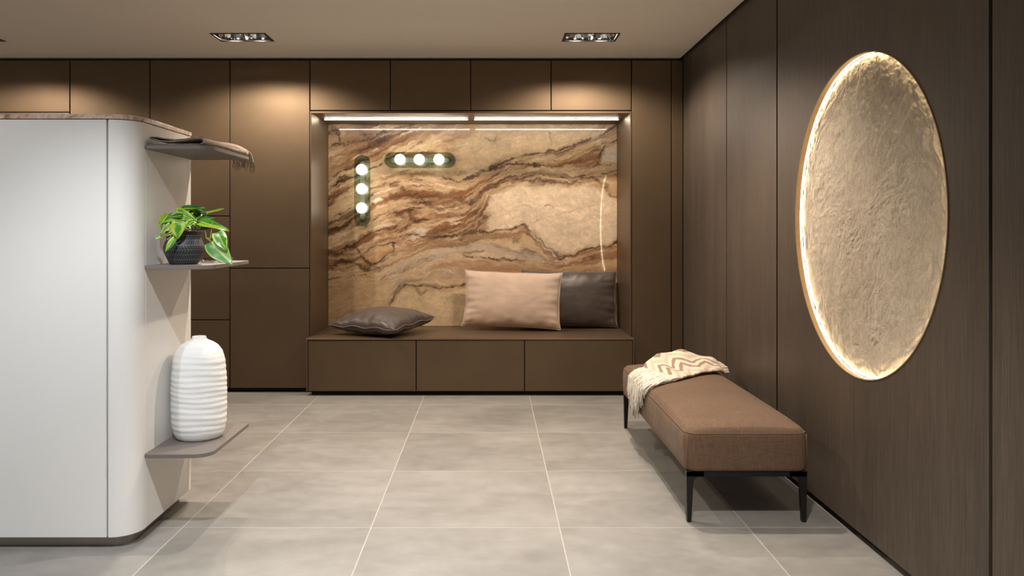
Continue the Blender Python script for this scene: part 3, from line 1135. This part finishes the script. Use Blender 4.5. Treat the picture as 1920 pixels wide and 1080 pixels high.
def smooth_prof(p, it=3):
    for _ in range(it):
        q = [p[0]]
        for i in range(1, len(p) - 1):
            q.append(tuple((p[i - 1][k] + 2 * p[i][k] + p[i + 1][k]) / 4 for k in (0, 1)))
        q.append(p[-1])
        p = q
    return p


def vase_wob(a, z, r):
    if z < 0.018 or z > 0.40 or r < 0.06:
        return 0, 0
    env = min(1, (z - 0.018) / 0.03) * min(1, (0.40 - z) / 0.08)
    zz = z + 0.006 * math.sin(a + 0.8) + 0.0025 * math.sin(3 * a + z * 30)
    w_ = math.sin(zz * 2 * PI / 0.0235 + 0.9 * math.sin(zz * 31) + 0.5 * math.sin(2 * a))
    return env * (0.0009 * w_ + 0.0006 * math.sin(zz * 97 + 2 * a)), 0


lathe('vase', smooth_prof(dense(prof0)), ceramic, None, 96, vase_wob, center=(vx, vy, vz))
bpy.data.objects['vase'].name = 'ceramic_vase'
tag(bpy.data.objects['ceramic_vase'], 'tall white ribbed ceramic vase with narrow neck on the lowest shelf', 'vase')

# ---------------------------------------------------------------- plant
pcx, pcy, pz = -1.297, 3.405, 1.1182
pl_t = thing('potted_plant', 'trailing variegated green plant in black carved pot on the middle shelf', 'plant', (pcx, pcy, pz))
pp = [(0.001, 0.0), (0.055, 0.0), (0.058, 0.003), (0.070, 0.028), (0.080, 0.052), (0.0835, 0.066), (0.082, 0.078), (0.075, 0.095), (0.070, 0.108), (0.071, 0.120), (0.0745, 0.138), (0.075, 0.142), (0.071, 0.142), (0.068, 0.130), (0.066, 0.12)]
lathe('pot', smooth_prof(dense(pp, 0.004), 2), pot_m, pl_t, 64, uv=True, center=(pcx, pcy, pz))
bm = bmesh.new()
bmesh.ops.create_circle(bm, cap_ends=True, radius=0.067, segments=32)
bmesh.ops.translate(bm, verts=bm.verts, vec=(pcx, pcy, pz + 0.125))
from_bm('soil', bm, soil, pl_t)


def zp(zx, zy, D):
    """pattern point of the plant study -> world at distance D"""
    x, y = 280 + zx * 160 / 1234, 370 + zy * 140 / 1080
    X, Z = px2(x, y, D)
    return Vector((X, D, Z))


def leaf(b, t, wpx, style, fold=0.25, droop=0.15, nrm=(0, -1, 0.6)):
    B, Tt = zp(*b), zp(*t)
    W = wpx * 160 / 1234 * 3.4 / 1511
    ax = Tt - B
    L = ax.length
    ax.normalize()
    n = Vector(nrm)
    n = (n - n.dot(ax) * ax).normalized()
    s = ax.cross(n).normalized()
    ni, nj = 15, 11
    P = np.zeros((ni, nj, 3))
    Cc = np.zeros((ni, nj, 3))
    G1, G2, LM, PL = rgb(28, 82, 18), rgb(66, 128, 28), rgb(160, 186, 44), rgb(180, 200, 96)
    ph = random.random() * 6
    for i in range(ni):
        tt = i / (ni - 1)
        wv = (math.sin(PI * min(1, tt ** 0.62)) ** 0.75) if tt < 1 else 0.0
        wv *= (1 - 0.35 * tt)
        wv *= 1.12
        for j in range(nj):
            q = (j / (nj - 1)) * 2 - 1
            lobe = -0.16 * L * (abs(q) ** 1.3) * max(0, 1 - tt * 2.6)
            along = tt * L + lobe * (1 if tt > 0 else 0)
            half = W / 2 * wv
            lift = fold * abs(q) * half - droop * L * (tt - 0.35) ** 2 - 0.18 * half * q * q
            lift += 0.02 * L * math.sin(ph + tt * 7 + q * 2)
            p = B + ax * along + s * (q * half) + n * lift
            P[i, j] = p
            e = abs(q)
            v_ = 0.5 + 0.5 * math.sin(ph + 9 * tt + 4 * q)
            if style == 'dark':
                c = G1 * (1 - 0.35 * v_) + G2 * 0.35 * v_
                if e < 0.12:
                    c = LM
            elif style == 'lime':
                c = LM * (0.75 + 0.25 * v_) if e > 0.35 + 0.25 * v_ * (1 if q > 0 else 0.6) else G2
            elif style == 'edge':
                c = G2 if e < 0.62 + 0.2 * v_ else PL
                if e < 0.1:
                    c = LM
            elif style == 'pale':
                c = rgb(140, 178, 110) * (0.85 + 0.25 * v_) if q < 0.15 else rgb(70, 128, 52)
                if e < 0.1 or e > 0.93:
                    c = PL
            else:
                c = G2 * (0.75 + 0.4 * v_) if q < 0.3 else LM * 0.8
                if e < 0.1:
                    c = PL
            Cc[i, j] = c
    me = grid_mesh('leaf', P, Cc)
    link('leaf', me, leaf_m, pl_t, smooth=True)


leaf((470, 165, 3.42), (815, 145, 3.40), 120, 'dark', nrm=(0, -1, 0.9))
leaf((560, 250, 3.46), (870, 195, 3.46), 120, 'dark', nrm=(0.1, -1, 0.5))
leaf((840, 225, 3.45), (1085, 152, 3.47), 75, 'lime', nrm=(0, -0.6, 1))
leaf((410, 175, 3.37), (690, 335, 3.34), 95, 'lime', nrm=(0.2, -1, 0.5))
leaf((275, 235, 3.38), (118, 450, 3.32), 165, 'mid', nrm=(-0.3, -1, 0.1))
leaf((520, 322, 3.34), (135, 352, 3.32), 95, 'mid', nrm=(0, -0.7, 1))
leaf((420, 355, 3.30), (405, 605, 3.29), 200, 'lime', nrm=(0.05, -1, 0.1))
leaf((600, 375, 3.33), (470, 300, 3.34), 90, 'pale', nrm=(0, -1, 0.4))
leaf((700, 345, 3.36), (940, 285, 3.36), 130, 'dark', nrm=(0, -0.9, 0.7))
leaf((735, 350, 3.33), (1155, 462, 3.30), 165, 'mid', nrm=(0.1, -0.8, 0.9))
leaf((985, 510, 3.275), (1115, 770, 3.262), 185, 'edge', nrm=(0.2, -1, 0.3))
leaf((900, 640, 3.30), (1185, 968, 3.262), 290, 'pale', nrm=(-0.1, -1, 0.3))
leaf((368, 590, 3.29), (215, 795, 3.28), 105, 'mid', nrm=(-0.2, -1, 0.2))
leaf((300, 388, 3.31), (150, 540, 3.30), 95, 'lime', nrm=(-0.2, -1, 0.5))
leaf((150, 555, 3.31), (88, 605, 3.30), 60, 'pale', nrm=(0, -1, 0.5))
leaf((385, 165, 3.40), (455, 270, 3.38), 50, 'pale', nrm=(0, -1, 0.2))
leaf((620, 300, 3.36), (480, 220, 3.40), 110, 'dark', nrm=(0, -0.8, 0.8))
leaf((640, 420, 3.36), (720, 330, 3.38), 120, 'dark', nrm=(0, -1, 0.3))
leaf((560, 400, 3.34), (430, 430, 3.33), 110, 'mid', nrm=(0, -1, 0.4))
leaf((660, 330, 3.42), (760, 220, 3.48), 120, 'mid', nrm=(0, -1, 0.6))
leaf((250, 330, 3.36), (330, 460, 3.33), 95, 'dark', nrm=(0, -1, 0.3))
leaf((520, 430, 3.33), (300, 500, 3.29), 110, 'lime', nrm=(-0.2, -1, 0.6))
leaf((700, 250, 3.44), (560, 130, 3.46), 130, 'dark', nrm=(0, -0.8, 0.8))
leaf((480, 260, 3.35), (280, 290, 3.34), 120, 'dark', nrm=(-0.1, -0.8, 0.8))
leaf((640, 340, 3.33), (520, 420, 3.30), 120, 'edge', nrm=(0, -1, 0.6))
leaf((760, 420, 3.36), (900, 440, 3.34), 120, 'dark', nrm=(0, -1, 0.6))
leaf((520, 300, 3.35), (640, 210, 3.38), 110, 'lime', nrm=(0, -1, 0.7))
leaf((330, 500, 3.30), (240, 560, 3.29), 60, 'lime', nrm=(0, -1, 0.6))
stems = [((640, 470, 3.40), (560, 330, 3.40), (470, 165, 3.42)), ((660, 470, 3.40), (690, 400, 3.38), (735, 350, 3.33)),
         ((700, 470, 3.40), (820, 420, 3.36), (822, 590, 3.33)), ((822, 590, 3.33), (900, 610, 3.32), (985, 510, 3.32)),
         ((880, 610, 3.31), (900, 480, 3.31), (912, 365, 3.32)), ((830, 590, 3.33), (870, 625, 3.31), (900, 640, 3.30)),
         ((600, 470, 3.38), (480, 420, 3.33), (420, 355, 3.30)), ((580, 475, 3.38), (400, 440, 3.30), (300, 388, 3.31)),
         ((560, 475, 3.37), (330, 500, 3.29), (205, 580, 3.30)), ((205, 580, 3.30), (250, 520, 3.29), (330, 500, 3.29)),
         ((250, 610, 3.29), (320, 590, 3.29), (335, 500, 3.29)), ((205, 580, 3.30), (160, 600, 3.30), (140, 570, 3.31)),
         ((190, 380, 3.38), (170, 470, 3.34), (150, 540, 3.31)), ((720, 470, 3.40), (790, 300, 3.44), (840, 225, 3.45)),
         ((620, 470, 3.40), (640, 350, 3.42), (560, 250, 3.46)), ((330, 500, 3.29), (350, 560, 3.29), (368, 590, 3.29)),
         ((600, 470, 3.40), (420, 300, 3.42), (275, 235, 3.42)), ((700, 470, 3.40), (715, 400, 3.38), (700, 345, 3.36))]
for a, b, c in stems:
    A_, B_, C_ = zp(*a), zp(*b), zp(*c)
    pts = []
    for k in range(9):
        t = k / 8
        pts.append(A_ * (1 - t) ** 2 + B_ * 2 * t * (1 - t) + C_ * t * t)
    bm = bmesh.new()
    tube_bm(bm, pts, [0.0022 - 0.0008 * k / 8 for k in range(9)], 6)
    from_bm('stem', bm, stem_m, pl_t, smooth=True)

# small glass dishes behind the plant
for (gx_, gy_, r_, lab) in ((-1.243, 3.535, 0.042, 'small clear glass dish just behind the black pot'),
                            (-1.190, 3.60, 0.040, 'small clear glass dish by the shelf edge, beside the hanging leaf')):
    prof = [(0.001, 0.0), (r_ * 0.6, 0.0), (r_ * 0.85, 0.006), (r_, 0.022), (r_ - 0.003, 0.022), (r_ * 0.80, 0.008), (r_ * 0.55, 0.004), (0.001, 0.004)]
    o = lathe('glass_dish', prof, clear_glass, None, 32, center=(gx_, gy_, 1.1182))
    tag(o, lab, 'dish', 'glass dishes on the shelf')

# ---------------------------------------------------------------- folded throw on the top shelf
ft = thing('folded_throw', 'folded taupe wool throw with fringed end lying on the top shelf', 'blanket', (-1.28, 3.54, 1.607))
z0 = 1.6085
prof = []


def arc(cx, cz, rx, rz, a0, a1, n=10):
    return [(cx + rx * math.cos(math.radians(a0 + (a1 - a0) * k / n)), cz + rz * math.sin(math.radians(a0 + (a1 - a0) * k / n))) for k in range(n + 1)]


# cross section ribbon (X, z): bottom layer -> right loop -> middle -> left loop -> top
prof = [(-1.400, z0 + 0.012), (-1.404, z0 + 0.007), (-1.396, z0 + 0.003), (-1.34, z0 + 0.003), (-1.24, z0 + 0.003)]
prof += arc(-1.186, z0 + 0.0155, 0.014, 0.0125, -90, 90, 12)
prof += [(-1.215, z0 + 0.0265), (-1.25, z0 + 0.019), (-1.30, z0 + 0.0145), (-1.345, z0 + 0.0165), (-1.375, z0 + 0.0245)]
prof += arc(-1.383, z0 + 0.029, 0.009, 0.0045, 270, 90, 8)
prof += [(-1.36, z0 + 0.032), (-1.33, z0 + 0.026), (-1.28, z0 + 0.0215), (-1.24, z0 + 0.0245), (-1.21, z0 + 0.0325)]
prof = [(x - 0.0, z) for x, z in prof]
prof = smooth_prof(dense(prof, 0.004), 2)
ny = 26
Pq = np.zeros((len(prof), ny, 3))
for i, (x, z) in enumerate(prof):
    for j in range(ny):
        v_ = j / (ny - 1)
        y = 3.285 + 0.50 * v_
        wob = 0.004 * math.sin(9 * v_ + 30 * x) * v_
        sq = 1 + 0.05 * math.sin(7 * v_)
        Pq[i, j] = (x + 0.03 * v_ * max(0, (x + 1.40) / 0.2) + wob * 0.6, y + 0.004 * math.sin(40 * x), z0 + max(0.0028, (z - z0) * sq) + 0.0015 * math.sin(14 * v_ + 25 * x) * v_ * (1 if z - z0 > 0.01 else 0))
me = grid_mesh('folded_cloth', Pq)
o = link('folded_cloth', me, wool_taupe, ft, smooth=True)
md = o.modifiers.new('thick', 'SOLIDIFY')
md.thickness = 0.005
md.offset = 0
# dark bound edge along the front of the folds
bm = bmesh.new()
tube_bm(bm, [(p[0], 3.2835, p[1]) for p in [(Pq[i, 0, 0], Pq[i, 0, 2]) for i in range(0, len(prof), 2)]], 0.0026, 6)
from_bm('bound_edge', bm, wool_dark, ft, smooth=True)
# top flap running to the far right corner and falling over it
nf, nw = 30, 10
Pf = np.zeros((nf, nw, 3))
for i in range(nf):
    t = i / (nf - 1)
    for j in range(nw):
        q = j / (nw - 1)
        y = 3.40 + 0.42 * min(1, t / 0.86) + 0.030 * max(0, (t - 0.86) / 0.14)
        x = -1.265 + 0.100 * q + 0.030 * t
        zz_ = z0 + 0.036 + 0.012 * math.sin(PI * q) * (0.4 + 0.6 * t) + 0.003 * math.sin(8 * t + 5 * q)
        zz_ -= 0.020 * (q ** 3) * (1 - 0.3 * t) - 0.002
        zz_ -= 0.050 * max(0, (t - 0.80) / 0.20) ** 1.8
        Pf[i, j] = (x, y, zz_)
me = grid_mesh('hanging_end', Pf)
o = link('hanging_end', me, wool_taupe, ft, smooth=True)
md = o.modifiers.new('thick', 'SOLIDIFY')
md.thickness = 0.007
md.offset = 0
bm = bmesh.new()
for k in range(46):
    q = (k + random.random() * 0.8) / 46
    i = q * (nw - 1)
    j = min(int(i), nw - 2)
    st = Vector(Pf[-1, j]) * (1 - (i - j)) + Vector(Pf[-1, j + 1]) * (i - j)
    pts = [st + Vector((0, -0.004, 0.003))]
    dx, dy = random.uniform(-0.004, 0.012), random.uniform(0.0, 0.010)
    Ls = random.uniform(0.040, 0.062)
    for s_ in range(1, 6):
        f = s_ / 5
        pts.append(st + Vector((dx * f + 0.002 * math.sin(5 * f + k), dy * f + 0.008 * math.sin(f * 2.0), -Ls * f)))
    tube_bm(bm, pts, [0.0022, 0.0021, 0.0020, 0.0018, 0.0015, 0.0008], 4)
tag(from_bm('fringe', bm, fringe_taupe, ft), None, None, kind='stuff')

# ================================================================== CUSHIONS


def cushion(name, label, cat, w_, h_, thick, mat, pmat, loc, rot, seed=0, group=None, sag=0.0, flat=False, pinch=0.05):
    t = thing(name, label, cat, loc, group)
    t.rotation_euler = rot
    n = 61
    u = np.linspace(-1, 1, n)
    Ug, Vg = np.meshgrid(u, u, indexing='ij')
    # corner pinch: edges bow inwards between pointed corners
    bx = 1 - pinch * (1 - Vg ** 2) ** 0.8
    by = 1 - pinch * (1 - Ug ** 2) ** 0.8
    Xg, Zg = Ug * w_ / 2 * bx, Vg * h_ / 2 * by
    ear = 1 + 0.022 * (np.abs(Ug) * np.abs(Vg)) ** 9
    Xg, Zg = Xg * ear, Zg * ear
    prof_ = ((1 - np.abs(Ug) ** 2.2) * (1 - np.abs(Vg) ** 2.2)).clip(0, 1) ** (0.40 if flat else 0.48)
    edge = np.maximum(np.abs(Ug), np.abs(Vg))
    wr_ = fbm(Ug * 2.2 + seed * 7.1, Vg * 2.2 + seed * 3, 3)
    # gathers running inward from the seams
    gat = np.where(np.abs(Ug) > np.abs(Vg), np.sin(Vg * 23 + seed + 2 * wr_), np.sin(Ug * 21 + seed * 2 + 2 * wr_))
    gw = sm(0.55, 0.92, edge) * (1 - sm(0.94, 1.0, edge))
    parts = []
    for sgn in (-1, 1):
        d = thick / 2 * prof_ * (1 + 0.05 * wr_) + gw * gat * (0.0030 if flat else 0.0022)
        d = np.maximum(d, 0.0)
        if sag:
            d = d * (1 - sag * 0.35 * (Vg))
        if flat and sgn == 1:
            d = d * 0.75
        Pp = np.stack([Xg, sgn * d, Zg], -1)
        parts.append(Pp if sgn < 0 else Pp[::-1])
    ripple = 0.007 * np.sin(Ug * 9 + seed) * sm(0.7, 1, np.abs(Vg)) + 0.007 * np.sin(Vg * 8 + 2 * seed) * sm(0.7, 1, np.abs(Ug))
    parts[0][..., 1] += ripple
    parts[1][..., 1] += ripple[::-1]
    bm = bmesh.new()
    for Pp in parts:
        me = grid_mesh('tmp', Pp)
        bm.from_mesh(me)
        bpy.data.meshes.remove(me)
    bmesh.ops.remove_doubles(bm, verts=bm.verts, dist=2e-4)
    from_bm('cover', bm, mat, t, local=True, smooth=True)
    loop = []
    Pp = parts[0]
    for i in range(n):
        loop.append(Pp[i, 0])
    for j in range(1, n):
        loop.append(Pp[n - 1, j])
    for i in range(n - 2, -1, -1):
        loop.append(Pp[i, n - 1])
    for j in range(n - 2, 0, -1):
        loop.append(Pp[0, j])
    bm = bmesh.new()
    tube_bm(bm, [Vector(p) for p in loop], 0.0042, 6, True)
    from_bm('piping', bm, pmat, t, local=True, smooth=True)
    return t


# flat dark cushion: local x = width, z = height, y = thickness -> lie down
cushion('cushion', 'taupe velvet cushion lying flat on the bench beneath the bulb lamps', 'cushion', 0.60, 0.60, 0.225, velvet_grey, piping_grey,
        (-0.862, 6.462, 0.436 + 0.088), (math.radians(-90 + 3), math.radians(0), math.radians(-27)), 1, None, flat=True, pinch=0.07)
cushion('cushion', 'blush pink velvet cushion propped upright on the bench', 'cushion', 0.80, 0.46, 0.19, velvet_pink, piping_pink,
        (0.176, 6.655, 0.436 + 0.249), (math.radians(-14), math.radians(1.5), math.radians(-7)), 2, None, sag=0.35, pinch=0.035)
cushion('cushion', 'taupe velvet cushion leaning upright behind the blush pink cushion', 'cushion', 0.80, 0.46, 0.17, velvet_grey, piping_grey,
        (0.660, 6.785, 0.436 + 0.246), (math.radians(-9), math.radians(1.0), math.radians(0)), 3, None, sag=0.3, pinch=0.04)

# ================================================================== OTTOMAN BENCH
OX0, OX1, OY0, OY1 = 0.836, 1.374, 3.468, 5.150
ot = thing('ottoman_bench', 'long brown upholstered ottoman bench on thin black legs by the oak wall', 'bench', ((OX0 + OX1) / 2, (OY0 + OY1) / 2, 0))
OZ0, OZ1 = 0.222, 0.392
ocx, ocy, ohx, ohy = (OX0 + OX1) / 2, (OY0 + OY1) / 2, (OX1 - OX0) / 2, (OY1 - OY0) / 2


def rrect(hx, hy, r, n=8, m=10):
    p = []
    for (sx, sy, a0) in ((1, -1, -90), (1, 1, 0), (-1, 1, 90), (-1, -1, 180)):
        for k in range(n + 1):
            a = math.radians(a0 + 90 * k / n)
            p.append((sx * (hx - r) + r * math.cos(a), sy * (hy - r) + r * math.sin(a)))
    out = []
    for i in range(len(p)):
        a, b = p[i], p[(i + 1) % len(p)]
        out.append(a)
        L = math.hypot(b[0] - a[0], b[1] - a[1])
        if L > 0.1:
            for k in range(1, m):
                out.append((a[0] + (b[0] - a[0]) * k / m, a[1] + (b[1] - a[1]) * k / m))
    return out


def crown(x, y):
    u = min(1, abs(x - ocx) / ohx)
    v = min(1, abs(y - ocy) / ohy)
    return OZ1 + 0.046 * ((1 - u ** 2.4) ** 0.58) * ((1 - v ** 6) ** 0.58)


base = rrect(ohx, ohy, 0.048)
rows = []
for (s_, z, dz) in ((0.30, OZ0, 0), (0.97, OZ0, 0), (0.985, OZ0 + 0.004, 0), (0.992, OZ0 + 0.014, 0), (0.998, OZ0 + 0.05, 0), (1.0, OZ0 + 0.09, 0), (0.999, OZ0 + 0.13, 0), (0.992, OZ1 - 0.022, 0), (0.978, OZ1 - 0.008, 0), (0.955, OZ1 - 0.001, 0)):
    row = []
    for (x, y) in base:
        ins = (1 - s_) * 0.27
        L = math.hypot(x, y)
        fx = max(0, abs(x) - ins) * (1 if x > 0 else -1)
        fy = max(0, abs(y) - ins) * (1 if y > 0 else -1)
        row.append((ocx + fx, ocy + fy, z))
    rows.append(row)
for s_ in (0.93, 0.88, 0.8, 0.7, 0.58, 0.45, 0.3, 0.15, 0.02):
    row = []
    for (x, y) in base:
        ins = (1 - s_)
        fx, fy = x * s_, y * (1 - ins * 0.33 if s_ > 0.7 else 0.901 - (0.7 - s_) * 0.0 - (0.7 - s_) * 1.25)
        row.append((ocx + fx, ocy + fy, crown(ocx + fx, ocy + fy)))
    rows.append(row)
Pc = np.array(rows).transpose(1, 0, 2)
me = grid_mesh('seat_cushion', Pc, None, True)
bm = bmesh.new()
bm.from_mesh(me)
bmesh.ops.holes_fill(bm, edges=[e for e in bm.edges if e.is_boundary], sides=0)
bmesh.ops.recalc_face_normals(bm, faces=bm.faces)
bm.to_mesh(me)
bm.free()
link('seat_cushion', me, ottoman_m, ot, smooth=True)
bm = bmesh.new()
tube_bm(bm, [Vector(p) for p in rows[8]], 0.0022, 6, True)
for (sx, sy) in ((-1, -1), (1, -1), (-1, 1), (1, 1)):
    # upright corner seams
    px_, py_ = ocx + sx * (ohx - 0.011), ocy + sy * (ohy - 0.011)
    tube_bm(bm, [(px_, py_, OZ0 + 0.01), (px_ + sx * 0.0008, py_ + sy * 0.0008, OZ0 + 0.09), (px_ - sx * 0.001, py_ - sy * 0.001, OZ1 - 0.01)], 0.0018, 6)
from_bm('seam', bm, ottoman_seam, ot, smooth=True)
# black under-frame
bm = bmesh.new()
fz0, fz1 = 0.196, OZ0 - 0.001
bm_box(bm, OX0 + 0.008, OX1 - 0.008, OY0 + 0.012, OY0 + 0.034, fz0, fz1, 0.002)
bm_box(bm, OX0 + 0.008, OX1 - 0.008, OY1 - 0.034, OY1 - 0.012, fz0, fz1, 0.002)
bm_box(bm, OX0 + 0.045, OX0 + 0.065, OY0 + 0.034, OY1 - 0.034, fz0, fz1, 0.002)
bm_box(bm, OX1 - 0.065, OX1 - 0.045, OY0 + 0.034, OY1 - 0.034, fz0, fz1, 0.002)
bm_box(bm, OX0 + 0.03, OX1 - 0.03, OY0 + 0.034, OY1 - 0.034, fz1 - 0.006, fz1)
from_bm('under_frame', bm, black_metal, ot)


def leg(sx, sy):
    x = OX0 + 0.008 if sx < 0 else OX1 - 0.008
    y = OY0 + 0.012 if sy < 0 else OY1 - 0.012
    d = -sx
    pts = [(x, fz1 - 0.002), (x + d * 0.004, 0.0), (x + d * 0.021, 0.0), (x + d * 0.029, 0.14)]
    for k in range(9):
        a = math.radians(90 * k / 8)
        cx, cz, r = x + d * 0.058, fz0 - 0.028, 0.028
        pts.append((cx - d * r * math.cos(a), cz + r * math.sin(a)))
    pts += [(x + d * 0.075, fz0 + 0.001), (x + d * 0.075, fz1 - 0.002)]
    if sx < 0:
        pts = pts[::-1]
    y0, y1 = (y, y + 0.024) if sy < 0 else (y - 0.024, y)
    return prism('leg', pts, 'y', y0, y1, black_metal, ot)


for sx in (-1, 1):
    for sy in (-1, 1):
        leg(sx, sy)

# ---------------------------------------------------------------- zigzag throw over the ottoman
th = thing('zigzag_throw', 'cream and beige zigzag throw with white fringe draped over the ottoman', 'blanket', (1.1, 4.75, 0.43))


def bez(pts, t):
    """catmull-rom through points"""
    n = len(pts) - 1
    f = t * n
    i = min(int(f), n - 1)
    f -= i
    p0, p1, p2, p3 = [Vector(pts[max(0, min(n, k))]) for k in (i - 1, i, i + 1, i + 2)]
    return 0.5 * ((2 * p1) + (p2 - p0) * f + (2 * p0 - 5 * p1 + 4 * p2 - p3) * f * f + (3 * p1 - p0 - 3 * p2 + p3) * f ** 3)


far_c = [(1.425, 4.90), (1.32, 4.97), (1.18, 5.02), (1.05, 5.01), (0.965, 4.94), (0.900, 4.80)]
near_c = [(1.420, 4.82), (1.32, 4.70), (1.22, 4.60), (1.13, 4.50), (1.07, 4.44), (1.02, 4.39)]
nu, nv = 90, 60
Pt = np.zeros((nu, nv, 3))
Ct = np.zeros((nu, nv, 3))
C1, C2, C3 = rgb(218, 206, 192), rgb(158, 130, 106), rgb(208, 186, 164)
for i in range(nu):
    u = i / (nu - 1)
    f, n_ = bez(far_c, u), bez(near_c, u)
    for j in range(nv):
        v = j / (nv - 1)
        p = f.lerp(n_, v)
        x, y = p.x, p.y
        seat = crown(min(x, OX1 - 0.001), y)
        over = max(0, x - (OX1 - 0.03))
        z = seat - 0.25 * over
        hump = 0.075 * math.exp(-(math.hypot(x - 1.17, 0.02) / 0.15 + abs(y - 4.97) / 0.14)) + 0.015 * math.exp(-((x - 0.96) ** 2 / 0.004 + (y - 4.97) ** 2 / 0.01))
        hump += 0.030 * math.exp(-((x - 1.36) ** 2 / 0.01 + (y - 4.86) ** 2 / 0.01))
        lay = 0.013 + 0.012 * (1 - v) + 0.007 * math.sin(11 * u + 5 * v) * (1 - 0.6 * v) + 0.004 * math.sin(23 * u - 9 * v)
        edge_ = min(1, (1 - v) / 0.06)
        farfall = min(1, v / 0.10)
        z += (lay * (0.45 + 0.55 * edge_) + hump) * (0.35 + 0.65 * farfall)
        z -= 0.05 * max(0, (u - 0.85) / 0.15) ** 2 * (1 - v) 
        Pt[i, j] = (x, y, max(z, seat - 0.25 * over + 0.006))
        a_, b_ = u * 3.6, v * 4.6
        zig = (b_ + abs((a_ % 1.0) - 0.5) * 2.2) % 1.0
        k_ = int(math.floor(b_ + abs((a_ % 1.0) - 0.5) * 2.2)) % 3
        Ct[i, j] = C1 if zig < 0.55 else (C2 if k_ != 1 else C3)
me = grid_mesh('cloth', Pt, Ct)
o = link('cloth', me, throw_m, th, smooth=True)
md = o.modifiers.new('thick', 'SOLIDIFY')
md.thickness = 0.010
md.offset = 1
bm = bmesh.new()
for k in range(300):
    v = (k % 100 + random.random()) / 100
    jf = v * (nv - 1)
    j = min(int(jf), nv - 2)
    st = Vector(Pt[-1, j]) * (1 - (jf - j)) + Vector(Pt[-1, j + 1]) * (jf - j)
    st.z += 0.005 + random.random() * 0.008
    Ls = random.uniform(0.23, 0.33) * (1 - 0.30 * sm(0.6, 1.0, np.array(v))) * (0.75 + 0.25 * sm(0, 0.25, np.array(v)))
    d = Vector((-0.90, -0.42 + random.uniform(-0.15, 0.15), 0)).normalized()
    pts, rr = [], []
    ns_ = 9
    p = st.copy()
    ph = random.random() * 6
    layer = random.random() * 0.012
    for s_ in range(ns_ + 1):
        pts.append(p.copy())
        rr.append(0.0052 * (1 - 0.45 * s_ / ns_))
        step = Ls / ns_
        if p.x > OX0 + 0.012:
            p = p + d * step
            p.z = crown(max(p.x, OX0 + 0.001), p.y) + 0.006 + layer + 0.004 * math.sin(ph + s_ * 1.7)
            if p.x < OX0 - 0.012 - layer:
                p.x = OX0 - 0.012 - layer
        else:
            p = p + Vector((0.004 * math.sin(ph + s_), -0.12 * step + 0.003 * math.cos(ph + 2 * s_), -step))
            p.x = min(p.x, OX0 - 0.009 - layer)
    tube_bm(bm, pts, rr, 5)
tag(from_bm('fringe', bm, fringe_cream, th, smooth=True), 'white wool fringe', None, kind='stuff')
